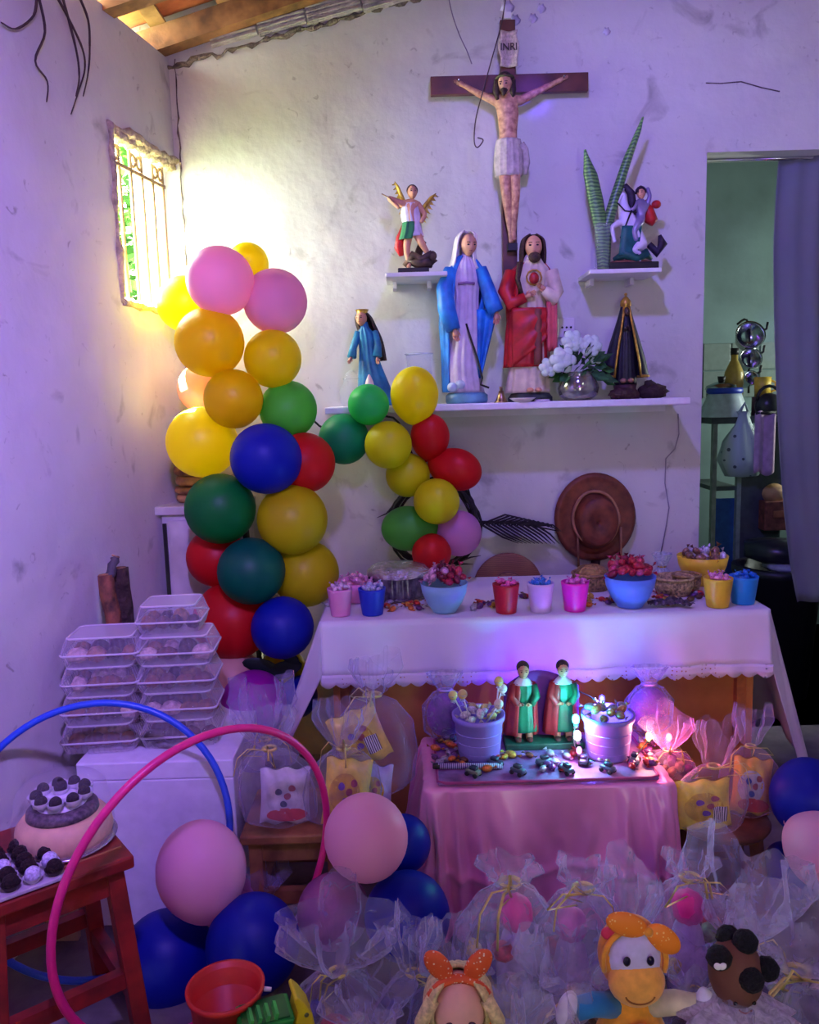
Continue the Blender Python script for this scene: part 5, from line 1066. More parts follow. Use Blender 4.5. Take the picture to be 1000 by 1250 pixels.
# snack packs: a pillow pouch with a printed panel
def snack(p, w, h, rx, ry, rz, label, col=(225, 190, 60), c2=(110, 60, 160), bars=True, group='snack packs in film bags', red=False, parent=None):
    o = T('snack_pack', label, 'snack', p); o.rotation_euler = (rx, ry, rz); o['group'] = group
    def pl(s_):
        def g(u, v):
            e = (1 - (2 * u - 1) ** 4) * (1 - (2 * v - 1) ** 4)
            return Vector(((u - .5) * w * (1 - .06 * math.sin(v * 3.1)), s_ * (.18 * w * e ** .6 + .004) + .004 * math.sin(u * 23 + v * 9) * e, v * h + .004 * math.sin(u * 15)))
        return g
    m_ = MB().grid(pl(-1), 16, 14).grid(pl(1), 16, 14); m_.build('pouch', mat(col, .35, var=.15, scale=30, spec=.6), o)
    # printed oval logo, coloured blots and a panel of stripes
    def patch(cx, cz, rx_, rz_, nm, mm, off=.0015):
        def g(u, v):
            a = u * 6.2832; x = cx + rx_ * v * math.cos(a); z = cz + rz_ * v * math.sin(a); uu, vv = x / w + .5, z / h
            q = pl(-1)(min(max(uu, .02), .98), min(max(vv, .02), .98)); return Vector((x, q.y - off, z))
        MB().grid(g, 20, 4, True).build(nm, mm, o)
    patch(-.05 * w, h * .52, w * .33, h * .3, 'printed_oval', mat((215, 175, 40) if not red else (200, 190, 200), .35, var=.2))
    for i, (dx, dz) in enumerate(((-.12, .62), (.05, .55), (-.02, .4), (.14, .68))): patch(dx * w, h * dz, w * .07, h * .06, 'printed_figure', mat(c2 if i % 2 == 0 else (160, 60, 70), .4), .003)
    if bars:
        def g(u, v):
            x = w * (.08 + u * .26); z = h * (.2 + v * .32); q = pl(-1)(x / w + .5, z / h); return Vector((x, q.y - .004, z))
        MB().grid(g, 8, 6).build('printed_panel', stripes((225, 220, 225), (40, 35, 60), 8 / w, 'X'), o)
    if red: patch(.05 * w, h * .2, w * .4, h * .13, 'printed_band', mat((190, 35, 50), .35), .003)
    return o
# ---- left snack stool
SZL = P(350, 1003, 2.0).z
ls = T('wooden_stool', 'brown wooden stool carrying film wrapped snack bags', 'stool', ON(372, 0, 2.06))
def stool_square(o, w, d, h, m_, leg=.035, splay=0, rail=True, top_t=.025):
    MB().box((0, 0, h - top_t / 2), (w, d, top_t)).build('seat', m_, o, smooth=False, bev=.005)
    for sx in (-1, 1):
        for sy in (-1, 1):
            a = Vector((sx * (w / 2 - leg), sy * (d / 2 - leg), h - top_t)); b = Vector((sx * (w / 2 - leg + splay), sy * (d / 2 - leg + splay), 0))
            q = []
            for p_ in (b, a):
                for dx, dy in ((-1, -1), (1, -1), (1, 1), (-1, 1)): q.append(p_ + Vector((dx * leg / 2, dy * leg / 2, 0)))
            MB().add(q, [(0, 3, 2, 1), (4, 5, 6, 7), (0, 1, 5, 4), (1, 2, 6, 5), (2, 3, 7, 6), (3, 0, 4, 7)]).build('leg', m_, o, smooth=False, bev=.003)
        MB().box((sx * (w / 2 - leg), 0, h - top_t - .03), (leg * .7, d - leg * 2, .05)).build('apron', m_, o, smooth=False)
        MB().box((0, sx * (d / 2 - leg), h - top_t - .03), (w - leg * 2, leg * .7, .05)).build('apron', m_, o, smooth=False)
        if rail:
            MB().box((sx * (w / 2 - leg + splay * .6), 0, h * .33), (leg * .7, d - leg + splay, .035)).build('stretcher', m_, o, smooth=False)
            MB().box((0, sx * (d / 2 - leg + splay * .6), h * .42), (w - leg + splay, leg * .7, .035)).build('stretcher', m_, o, smooth=False)
stool_square(ls, .27, .26, SZL, mat((150, 100, 60), .55, var=.25, scale=14, c2=(100, 62, 38)))
snack(ON(348, SZL + .004, 1.99), .13, .14, -.15, .05, .1, 'white snack pack with a red band on the wooden stool', (205, 195, 205), (60, 70, 90), False, red=True)
snack(ON(420, SZL + .0, 1.97), .12, .17, -.2, .12, .0, 'yellow snack pack with purple figures leaning on the pink balloon', (240, 215, 60))
snack(ON(452, SZL + .11, 2.1), .14, .15, -.1, -.35, .1, 'yellow snack pack with a barcode panel tilted against the table', (235, 212, 75))
snack(ON(452, SZL + .0, 2.02), .11, .13, -.2, .1, .1, 'lilac snack pack below the tilted barcode pack', (190, 170, 215), (90, 80, 150), False)
FB = 'clear gathered bags on the wooden stool'
tulle(ON(345, SZL + .002, 2.0), .2, .2, .12, 'clear film bag around the white and red snack pack', 21, (210, 200, 230), .16, (-.12, 0), FB, spread=.8, name='film_bag')
tulle(ON(418, SZL + .002, 1.99), .19, .2, .13, 'clear film bag around the upright yellow snack pack on the stool', 22, (200, 190, 235), .15, (.05, 0), FB, spread=.75, name='film_bag')
tulle(ON(458, SZL + .03, 2.1), .22, .27, .1, 'clear film bag around the tilted barcode snack pack', 23, (200, 190, 235), .15, (.02, 0), FB, spread=.6, name='film_bag')
tulle(P(325, 935, 2.2), .17, .08, .16, 'sheer bag with a tall puffed top rising before the magenta balloon', 24, (215, 205, 240), .22, (0, 0), FB, spread=.95, name='film_bag')
# film tail sticking out towards the satin table
# ---- right round stool
SZR = P(880, 1004, 2.02).z
rs = T('round_stool', 'round topped brown wooden stool beside the satin table', 'stool', ON(878, 0, 2.06))
RSM = mat((125, 72, 50), .5, var=.25, scale=14, c2=(80, 42, 32))
MB().lathe([(0, SZR - .022), (.118, SZR - .022), (.124, SZR - .011), (.118, SZR), (0, SZR)], 36).build('seat', RSM, rs)
for a in (45, 135, 225, 315):
    c, s_ = math.cos(R(a)), math.sin(R(a)); MB().tube([(c * .09, s_ * .09, SZR - .02), (c * .125, s_ * .125, 0)], .019, 4).build('leg', RSM, rs, smooth=False)
    c2_, s2 = math.cos(R(a + 90)), math.sin(R(a + 90)); MB().tube([(c * .11, s_ * .11, SZR * .38), (c2_ * .11, s2 * .11, SZR * .38)], .012, 4).build('stretcher', RSM, rs, smooth=False)
snack(ON(858, SZR + .002, 1.99), .155, .125, -.15, 0, .1, 'wide yellow snack pack with a barcode panel on the round stool', (240, 212, 55))
snack(ON(914, SZR + .002, 2.06), .1, .15, -.12, .08, -.2, 'yellow snack pack with a red bottom standing behind on the round stool', (230, 175, 50), (50, 80, 170), False, red=True)
FR = 'clear gathered bags on the round stool'
tulle(ON(862, SZR + .002, 2.0), .19, .165, .12, 'clear film bag around the wide yellow barcode pack', 31, (215, 205, 235), .14, (.1, 0), FR, spread=.6, name='film_bag')
tulle(ON(912, SZR + .002, 2.06), .15, .19, .1, 'clear film bag around the red bottomed yellow pack', 32, (210, 205, 235), .15, (.02, 0), FR, spread=.6, name='film_bag')
o, r_, hb = tulle(ON(815, SZR + .06, 2.12), .15, .1, .1, 'sheer bag with a gold bow between the satin table and round stool', 33, (205, 190, 240), .22, (0, 0), FR, spread=.9, name='film_bag'); fill(o, r_, hb, [(180, 120, 90), (200, 180, 200), (150, 60, 110)], 10, 3)
# ================================================================== white box and the sweet boxes
bx0, bx1 = ON(92, BOXZ, 2.05).x, ON(284, BOXZ, 2.05).x
wb = T('styrofoam_box', 'large plain white box carrying the clear cake containers', 'box', ((bx0 + bx1) / 2, 2.05 + .22, 0))
MB().box((0, 0, (BOXZ - .05) / 2), (bx1 - bx0, .44, BOXZ - .05)).build('box_body', mat((222, 220, 226), .6, var=.04), wb, smooth=False, bev=.004)
MB().box((0, 0, BOXZ - .025), (bx1 - bx0, .44, .05)).build('lid', mat((226, 224, 230), .6, var=.04), wb, smooth=False, bev=.004)
CAKE = [mat(c, .7, var=.25, scale=60) for c in ((180, 130, 90), (135, 85, 50), (60, 38, 32), (215, 185, 170), (110, 65, 50))]
CLB = mat((225, 220, 225), .1, var=0, trans=.84, spec=.8)
CLR = mat((225, 222, 222), .15, var=0, trans=.35, spec=.8)
def clam(p, w, d, h, lab, seed, rz=0):                     # a clear clamshell with pastries
    q = random.Random(seed); o = T('pastry_box', lab, 'container', p, rz, 'clear pastry boxes stacked on the white box')
    def tap(w0, d0, w1, d1, z0, z1, n, k):
        m_ = MB(); N_ = 64
        def g(u, v):
            p, n_ = rrect(u, (w0 + (w1 - w0) * v) / 2, (d0 + (d1 - d0) * v) / 2, .016)
            return p + n_ * .0016 * math.sin(u * 6.2832 * 44) + Vector((0, 0, z0 + (z1 - z0) * v))
        m_.grid(g, 220, 2, True); return m_
    tap(w * .9, d * .9, w, d, .002, h * .42, 0, 0).build('base_shell', CLB, o)
    tap(w, d, w * .86, d * .86, h * .46, h * .97, 0, 0).build('lid_shell', CLB, o)
    MB().box((0, 0, h * .97), (w * .84, d * .84, .002)).build('lid_top', CLB, o, smooth=False)
    for z in (.43, .98): MB().tube([rrect(t / 64, w * (.505 if z < .5 else .42), d * (.505 if z < .5 else .42), .016)[0] + Vector((0, 0, h * z)) for t in range(64)], .003, 5, True).build('rim', CLR, o)
    for i in range(7):
        x = -w * .34 + w * .68 * (i % 4) / 3; y = -d * .2 + d * .4 * (i // 4); MB().ball((x + q.uniform(-.006, .006), y, h * .3), (w * q.uniform(.1, .16), d * .17, h * q.uniform(.2, .3)), 10, 7, fn=lambda e: 1 + .08 * math.sin(e.x * 9 + e.z * 7)).build('pastry', q.choice(CAKE), o)
PX = lambda px: ON(px, BOXZ + .15, 2.16).x
bw = 92 * S(200, 850, 2.12); bh = .078
names = ('lowest', 'second', 'third', 'fourth', 'topmost')
for i in range(5):
    clam(Vector((ON(218 - (8 if i == 4 else 0), BOXZ + .1, 2.16).x, 2.2 - .0 + (.03 if i == 4 else 0), BOXZ + .002 + i * bh)), bw * (.86 if i == 4 else 1.04), .15, bh - .001, '%s clear pastry box of the taller stack beside the garland' % names[i], 40 + i, .06)
for i in range(4):
    clam(Vector((ON(124 + i * 3, BOXZ + .1, 2.16).x, 2.18, BOXZ + .002 + i * (bh + .003))), bw * 1.0, .16, bh, '%s clear pastry box of the shorter stack against the left wall' % ('lowest', 'second', 'third', 'topmost')[i], 50 + i, .08)
# ================================================================== hoops
def hoop(c, u, v, rad, col, lab, ja=1.95):
    o = T('hula_hoop', lab, 'hoop', c); u = Vector(u).normalized(); v = Vector(v); v = (v - u * v.dot(u)).normalized()
    MB().tube([u * rad * math.cos(t * .0873) + v * rad * math.sin(t * .0873) for t in range(72)], .0088, 12, True).build('tube', mat(col, .35, var=.03, spec=.5), o)
    a = ja; MB().tube([u * rad * math.cos(a + t * .04) + v * rad * math.sin(a + t * .04) for t in range(4)], .0098, 12).build('joint', mat((200, 160, 200), .4), o)
top, bot = P(128, 858, 1.99), P(105, 1197, 1.78)
hoop((top + bot) / 2, top - bot, (1, .2, 0), (top - bot).length / 2, (35, 80, 200), 'blue hoop leaning against the white box behind the stool', 4.2)
top, bot = P(292, 889, 1.71), P(215, 1262, 1.62)
hoop((top + bot) / 2, top - bot, (.69, .72, 0), (top - bot).length / 2, (225, 40, 120), 'pink hoop standing in front of the pink and blue balloons')
# ================================================================== red stool with cake and sweets
RSZ = P(160, 1024, 1.66).z
pA = ON(160, RSZ, 1.62)
rd_m = mat((140, 35, 32), .45, var=.2, scale=16, c2=(95, 30, 26))
ang_s = R(48)
rst = T('red_stool', 'dark red painted wooden stool with a round cake on it', 'stool', (pA.x - .195, pA.y - .0, 0), R(38))
stool_square(rst, .3, .3, RSZ, rd_m, .036, .03, True, .028)
MB().box((0, -.1, RSZ + .001), (.28, .004, .003)).build('worn_edge', mat((170, 110, 70), .6), rst, smooth=False)
sc_p = Vector((rst.location.x, rst.location.y, RSZ))
ck_p = ON(80, RSZ + .002, 1.66); kc = S(80, 1000, 1.66)
ca = T('truffle_cake', 'round pale cake with chocolate truffles under a clear dome', 'cake', ck_p)
MB().lathe([(0, 0), (58, 0), (61, 4), (57, 5), (0, 4)], 40).build('cake_board', mat((190, 185, 190), .2, .8), ca, k=kc)
MB().lathe([(0, 4), (53, 4), (56, 12), (54, 26), (48, 34), (40, 38), (0, 39)], 120, mod=lambda a, t: 1 + (.015 * math.sin(a * 44) if .1 < t < .6 else 0)).build('cake_body', mat((220, 175, 135), .6, var=.1, scale=20), ca, k=kc)
MB().lathe([(0, 38), (42, 38), (41, 44), (36, 49), (0, 50)], 60, mod=lambda a, t: 1 + .02 * math.sin(a * 30)).build('chocolate_layer', mat((95, 80, 85), .5, var=.4, scale=120, c2=(50, 40, 45)), ca, k=kc)
MB().ball((0, 0, 48), (30, 30, 12), 24, 8).build('icing', mat((225, 220, 225), .5), ca, k=kc)
TRU = mat((48, 28, 24), .8, var=.4, scale=150, bump=.8, bscale=250)
PAP = mat((225, 222, 225), .6, var=.03)
for i in range(9):
    a = i * .698; x, y = 28 * math.cos(a), 28 * math.sin(a)
    t_ = MB().ball((x, y, 62), (7.6, 7.6, 8), 10, 8).build('truffle', TRU, ca, k=kc); MB().lathe([(4, 53), (9, 57), (10.5, 63)], 20, c=(x, y, 0), mod=lambda a, t: 1 + .08 * math.sin(a * 10)).build('paper_cup', PAP, t_, k=kc)
t_ = MB().ball((-2, 4, 68), (8, 8, 9), 10, 8).build('truffle', TRU, ca, k=kc); MB().lathe([(4, 57), (9, 61), (10, 66)], 20, c=(-2, 4, 0), mod=lambda a, t: 1 + .08 * math.sin(a * 10)).build('paper_cup', PAP, t_, k=kc)
MB().lathe([(59, 5), (58, 35), (52, 66), (46, 74), (0, 76)], 72, mod=lambda a, t: 1 + .012 * math.sin(a * 36)).build('clear_dome', mat((225, 222, 230), .15, var=0, trans=.99, spec=.3), ca, k=kc)
tr_p = ON(18, RSZ + .002, 1.53)
ty = T('sweets_tray', 'flat cardboard tray of chocolate truffles on the red stool', 'tray', tr_p, R(38))
MB().box((-.02, 0, .005), (.2, .17, .008)).build('tray_board', mat((190, 180, 185), .5), ty, smooth=False, bev=.002)
for ix in range(5):
    for iy in range(5):
        p = tr_p + Matrix.Rotation(R(38), 3, 'Z') @ Vector((-.1 + ix * .04, -.066 + iy * .033, .008)); wht = (ix * 5 + iy * 3) % 7 == 2 or iy == 0 and ix % 2
        o = T('truffle_sweet', 'dark chocolate truffle in a paper cup on the cardboard tray' if not wht else 'truffle with pale sprinkles in a paper cup on the cardboard tray', 'sweet', p, 0, 'truffles on the cardboard tray')
        MB().ball((0, 0, .017), (.016, .016, .016), 10, 8).build('truffle', TRU if not wht else mat((210, 205, 225), .6, var=.25, scale=200), o); MB().lathe([(.009, .001), (.017, .01), (.019, .014)], 20, mod=lambda a, t: 1 + .05 * math.sin(a * 10)).build('paper_cup', PAP if wht else mat((70, 50, 55), .6), o)
MBx = MB().box((0, 0, .14), (.05, .012, .28)); 
tag(MB().box((0, 0, .13), (.085, .02, .26)).build('wood_plank', mat((170, 140, 110), .7, var=.15, scale=12), None, ON(78, 0, 2.0), False, bev=.002), 'pale plank standing on end behind the red stool', 'plank')
# ================================================================== red bucket and toy truck in front
pr = P(275, 1203, 1.47); kb = S(275, 1203, 1.47); hb_ = pr.z / kb
rb_ = T('red_bucket', 'small red toy bucket with white lettering on the floor', 'bucket', (pr.x, pr.y, 0))
MB().lathe([(0, 0), (33, 0), (34, 3), (43, hb_ - 8), (47, hb_ - 6), (48, hb_), (44, hb_), (32, 6), (0, 6)], 40).build('bucket_wall', mat((205, 45, 35), .4, var=.04), rb_, k=kb)
MB().tube([(47, 0, hb_ - 6), (56, 0, hb_ - 7)], [3, 2.5], 8).build('handle_pin', WHITE, rb_, k=kb)
text('lettering', 'Time', 20 * kb, mat((225, 215, 215)), rb_, (-6 * kb, -43.5 * kb, (hb_ - 33) * kb), (R(85), 0, 0), .0006)
tk = T('toy_truck', 'green and yellow toy dump truck beside the red bucket', 'toy', P(322, 1262, 1.42) - Vector((0, 0, .03)), R(20))
kk = S(330, 1235, 1.42)
GR = mat((30, 150, 50), .35, var=.03); YE = mat((225, 215, 30), .35, var=.03)
prism(MB(), [(-34, 22), (26, 22), (36, 48), (-30, 48)], -24, 24).build('dump_bed', GR, tk, k=kk, smooth=False, bev=.004)
MB().box((2, 0, 49), (56, 40, 3)).build('bed_floor', mat((20, 110, 40), .4), tk, k=kk, smooth=False)
for i in range(4): MB().box((-16 + i * 10, -8, 53), (4, 24, 8), (0, .3, 0)).build('bed_rib', mat((70, 200, 80), .35), tk, k=kk, smooth=False)
prism(MB(), [(30, 15), (62, 15), (58, 42), (48, 60), (40, 70), (36, 66), (40, 50)], -20, 20).build('cab', YE, tk, k=kk, smooth=False, bev=.004)
for x in (-20, 44):
    for y in (-22, 22): MB().tube([(x, y - 5, 10), (x, y + 5, 10)], 11, 18).build('wheel', DARK, tk, k=kk)
MB().box((10, 0, 16), (90, 30, 8)).build('chassis', DARK, tk, k=kk, smooth=False)
MB().ball((50, -21, 45), (3, 1.5, 3), 8, 6).build('window', mat((110, 120, 60)), tk, k=kk)
# ================================================================== tulle bags and toys in front
MIX = [(200, 60, 70), (220, 190, 90), (90, 80, 170), (120, 150, 90), (210, 190, 200), (70, 60, 90)]
def fb(px, Y, w, hb, ht_, lab, seed, lean=(0, 0), n=14, cols=MIX, col=(218, 208, 242), a=.25, spread=1.0, z=0.0):
    o, r_, h_ = tulle(ON(px, z, Y), w, hb * .9, ht_ * .8, lab, seed, col, a, lean, spread=spread); 
    if n: fill(o, r_, h_, cols, n, seed)
    return o
fb(418, 1.56, .22, .24, .17, 'large tulle bag of sweets with a gold ribbon beside the red bucket', 61, spread=1.15, n=22)
fb(455, 1.44, .17, .2, .12, 'tulle bag with red and green sweets below the blue floor balloon', 62, n=16, cols=[(200, 60, 70), (90, 140, 80), (220, 200, 120)])
fb(502, 1.54, .17, .25, .15, 'narrow tulle bag with a tall crumpled top before the blue floor balloon', 63, spread=.6, lean=(.05, 0), n=10, cols=[(60, 50, 120), (90, 80, 150)])
fb(625, 1.62, .25, .41, .06, 'tulle bag around a pink toy beside the satin cloth corner', 64, spread=.5, n=12)
fb(702, 1.62, .24, .39, .07, 'tulle bag around a pale pink toy in front of the satin cloth', 65, spread=.5, lean=(.05, 0), n=12)
fb(765, 1.66, .2, .22, .2, 'tulle bag with a tall pointed top behind the giraffe plush', 66, spread=.75, n=10)
fb(838, 1.62, .22, .41, .06, 'tulle bag around a bright pink toy before the round stool', 67, spread=.5, n=10)
fb(905, 1.62, .26, .24, .24, 'big tulle bag with a tall ruffled top before the round stool', 68, spread=1.05, n=14)
fb(968, 1.5, .28, .26, .18, 'wide tulle bag at the foot of the pink and blue balloons', 69, spread=1.1, n=14)
fb(610, 1.4, .18, .2, .14, 'tulle bag of blue sweets beside the blonde doll', 70, n=14, cols=[(60, 90, 180), (90, 120, 200), (210, 200, 220)])
fb(662, 1.38, .17, .22, .12, 'tulle bag around a lilac toy beside the blue plush arm', 71, n=10, cols=[(90, 80, 190), (150, 140, 210), (70, 110, 190)])
fb(700, 1.5, .2, .22, .15, 'tulle bag with a green toy behind the blue plush arm', 72, n=12, cols=[(130, 140, 70), (160, 160, 90), (90, 90, 60)])
fb(845, 1.48, .15, .24, .1, 'tulle bag of yellow and green sweets between the plush and brown doll', 73, n=12, cols=[(190, 180, 70), (110, 120, 80), (100, 90, 110)])
fb(965, 1.32, .24, .18, .16, 'tulle bag of purple sweets beside the brown doll', 74, n=14, cols=[(80, 60, 170), (120, 100, 190), (190, 180, 220)])
fb(560, 1.56, .2, .22, .13, 'tulle bag behind the blonde doll with the spotted ears', 75, n=10)
fb(322, 1.98, .14, .12, .12, 'small tulle bag between the blue balloons and the wooden stool', 76, n=6, spread=1.0)
fb(540, 1.36, .2, .14, .12, 'low tulle bag of sweets in front of the narrow tulle bag', 77, n=12)
# pink toys inside the tulle (brush shaped dolls' heads)
for px, py, Y, r_, c, lab in ((630, 1114, 1.6, .036, (240, 70, 170), 'bright pink round headed toy in the tulle bag by the satin corner'), (697, 1128, 1.61, .034, (215, 100, 185), 'pale pink round headed toy in the tulle bag before the satin'), (840, 1107, 1.6, .034, (255, 60, 160), 'bright pink round headed toy in the tulle bag by the round stool')):
    o = T('pink_toy', lab, 'toy', P(px, py, Y) - Vector((0, 0, .2)))
    MB().ball((0, 0, .2), (r_, r_, r_ * 1.1), 18, 12, fn=lambda d: 1 + .05 * math.sin(d.x * 12) * math.sin(d.z * 10)).build('head', mat(c, .5, var=.1), o)
    MB().lathe([(.0, .0), (.04, .002), (.045, .08), (.03, .15), (.02, .175)], 20).build('body', mat((200, 185, 225), .7, var=.15), o)
# blonde doll
pd = P(560, 1216, 1.36); kd = S(560, 1216, 1.36)
dl = T('blonde_doll', 'blonde doll wearing an orange spotted headband with big ears', 'doll', (pd.x, pd.y, 0.0)); H = pd.z / kd
DS = mat((235, 180, 155), .5, var=.05); SPT = dots((240, 220, 190), (220, 85, 30), 130, .22)
face(dl, (0, 0, H - 16), 44, DS, k=kd, brow=False, eye=mat((60, 45, 60), .2), lips=(210, 90, 100))
HB = mat((225, 205, 140), .5, var=.2, scale=120)
MB().loft([(0, 8, H - 75, 34, 18), (0, 8, H - 40, 40, 32), (0, 6, H - 8, 41, 40), (0, 3, H + 18, 33, 34), (0, 2, H + 32, 10, 10)], 48, 19, .03, a0=-40, a1=220).build('hair', HB, dl, k=kd, solid=.006)
for s_ in (-1, 1): MB().tube([(s_ * 32, -14, H + 8), (s_ * 46, -16, H - 20), (s_ * 52, -14, H - 60)], [9, 9, 5], 9).build('hair_lock', HB, dl, k=kd)
hb_ = MB().tube([(40 * math.cos(R(t)), -8, H - 14 + 44 * math.sin(R(t))) for t in range(-30, 211, 12)], 5.5, 8).build('headband', SPT, dl, k=kd)
for s_ in (-1, 1): MB().ball((s_ * 24, -6, H + 46), (14, 6, 23), 18, 12, rot=(0, s_ * .62, 0)).build('ear', SPT, dl, k=kd)
MB().loft([(0, 0, 0, 55, 40), (0, 0, H * .3, 45, 34), (0, 0, H * .6, 30, 24), (0, 0, H - 70, 20, 16), (0, 0, H - 54, 12, 11)], 40, 9, .05).build('dress', mat((225, 120, 150), .6), dl, k=kd)
for s_ in (-1, 1):
    MB().tube([(s_ * 22, 0, H - 80), (s_ * 42, -8, H * .5), (s_ * 46, -26, H * .35)], [9, 8, 7], 9).build('arm', DS, dl, k=kd); mb = MB(); hand(mb, (s_ * 46, -26, H * .35), (0, -.6, -.8), (0, -1, 0), 22); mb.build('hand', DS, dl, k=kd)
# orange plush with a bow
pp = P(772, 1172, 1.4); kq = S(772, 1190, 1.4)
pl_ = T('giraffe_plush', 'smiling orange plush animal with lilac face and orange spotted bow', 'plush toy', (pp.x, pp.y, 0)); H = pp.z / kq
OR = mat((235, 150, 40), .85, var=.1, scale=60, sheen=.3); ORL = mat((238, 165, 70), .85, var=.08, scale=60, sheen=.3); LI = mat((200, 190, 225), .85, var=.06, scale=60, sheen=.3)
hd_ = MB().ball((0, 8, H + 4), (40, 32, 48), 28, 18).build('head', OR, pl_, k=kq)
MB().ball((0, -4, H + 8), (33, 24, 38), 24, 16).build('face_patch', LI, pl_, k=kq)
MB().ball((1, -15, H - 16), (34, 24, 30), 26, 16).build('muzzle', ORL, pl_, k=kq)
for x in (-14, 14): MB().ball((x, -27.5, H + 19), (4.6, 3, 6.2), 12, 8).build('eye', mat((25, 20, 45), .15), pl_, k=kq)
MB().tube([(17 * math.sin(t * .16), -15 - 23.5 * math.sqrt(max(0, 1 - (17 * math.sin(t * .16) / 34) ** 2 - ((-4 - 10 * math.cos(t * .16)) / 30) ** 2)) - .6, H - 20 - 10 * math.cos(t * .16)) for t in range(-9, 10)], 1.1, 6).build('smile', mat((150, 85, 30), .7), pl_, k=kq)
BOW = dots((250, 200, 120), (240, 130, 25), 110, .2)
MB().ball((-11, -14, H + 57), (26, 7, 15), 20, 12, rot=(0, .35, 0)).build('bow_loop', BOW, pl_, k=kq)
MB().ball((33, -14, H + 37), (25, 7, 15), 20, 12, rot=(0, .75, 0)).build('bow_loop', BOW, pl_, k=kq)
MB().ball((14, -17, H + 49), (6, 5, 6), 10, 8).build('bow_knot', OR, pl_, k=kq)
MB().tube([(38 * math.cos(R(t)), -10, H + 6 + 42 * math.sin(R(t))) for t in range(-20, 201, 12)], 3.5, 8).build('headband', OR, pl_, k=kq)
MB().ball((-29, -2, H + 38), (10, 6, 8), 10, 8).build('ear', mat((215, 50, 90), .8), pl_, k=kq)
MB().loft([(0, 0, 0, 62, 46), (0, 0, H * .25, 60, 46), (0, 0, H * .55, 46, 36), (0, 2, H - 50, 24, 20), (0, 4, H - 36, 18, 16)], 36).build('body', OR, pl_, k=kq)
MB().ball((2, -34, H * .55 + 8), (27, 12, 34), 18, 12).build('bib', mat((215, 205, 225), .8), pl_, k=kq)
for s_, c, c2 in ((-1, (30, 115, 175), (215, 205, 225)), (1, (215, 200, 170), (215, 205, 235))):
    MB().tube([(s_ * 22, -2, H - 58), (s_ * 50, -12, H - 48), (s_ * 72, -20, H - 47)], [15, 14, 13], 12).build('arm', mat(c, .8, sheen=.2), pl_, k=kq)
    MB().ball((s_ * 84, -22, H - 46), (12, 9, 25), 16, 12, rot=(0, s_ * -.25, 0)).build('paw', mat(c2, .8, sheen=.2), pl_, k=kq)
    MB().tube([(s_ * 30, -10, 16), (s_ * 50, -40, 14), (s_ * 56, -60, 20)], [20, 18, 16], 12).build('leg', OR, pl_, k=kq)
# brown doll with pompom hair
pb_ = P(898, 1188, 1.36); kz = S(898, 1200, 1.36)
bd = T('brown_doll', 'brown cloth doll with black pompom hair and white lace collar', 'doll', (pb_.x, pb_.y, 0)); H = pb_.z / kz
BS = mat((100, 58, 46), .75, var=.06)
h = MB().ball((0, 0, H + 2), (32, 34, 42), 26, 18, fn=lambda d: 1 + .05 * math.exp(-((d - Vector((0, -.95, -.3))).length / .2) ** 2)).build('head', BS, bd, k=kz)
for s_ in (-1, 1): MB().ball((s_ * 11, -29, H - 17), (2.6, 2, 2.6), 10, 8).build('eye', mat((20, 14, 16), .2), h, k=kz)
MB().tube([(8 * math.sin(t * .3), -33 + abs(t) * .3, H - 27 + 3 * (1 - math.cos(t * .3)) * 2) for t in range(-4, 5)], 1, 6).build('mouth', mat((140, 60, 60)), h, k=kz)
POM = mat((18, 16, 22), .8, var=.4, scale=160, bump=1, bscale=160)
for x, y, z in ((-26, -14, 32), (8, -6, 46), (6, -30, 14), (32, -12, 14), (-4, 14, 38)):
    MB().ball((x, y, H + z), (15, 14, 14), 18, 12, fn=lambda d: 1 + .08 * math.sin(d.x * 17 + 1) * math.sin(d.y * 15) * math.sin(d.z * 19)).build('pompom', POM, bd, k=kz)
hr = MB(); hr.ball((-33, -28, H + 31), (5, 2.5, 4), 10, 8, rot=(0, .7, 0)); hr.ball((-27, -28, H + 31), (5, 2.5, 4), 10, 8, rot=(0, -.7, 0)); hr.build('hair_clip', WHITE, bd, k=kz)
MB().loft([(0, -8, H - 50, 70, 40), (0, -4, H - 40, 52, 32), (0, 0, H - 28, 24, 20)], 64, 11, .07).build('lace_collar', film((225, 215, 235), .7, 40), bd, k=kz)
MB().lathe([(.1, 0), (6, 1), (7, 3), (3, 5), (.1, 6)], 14, c=(0, -32, H - 44), mod=lambda a, t: 1 + .2 * math.sin(a * 5)).build('flower_pin', mat((235, 150, 150), .6), bd, k=kz)
MB().loft([(0, 0, 0, 58, 42), (0, 0, H * .4, 46, 34), (0, 0, H - 70, 26, 20), (0, 0, H - 40, 15, 14)], 36, 9, .04).build('dress', mat((160, 60, 90), .7), bd, k=kz)
for s_ in (-1, 1): MB().tube([(s_ * 24, 0, H - 62), (s_ * 50, -10, H * .5), (s_ * 54, -24, H * .3)], [11, 10, 9], 10).build('arm', BS, bd, k=kz)
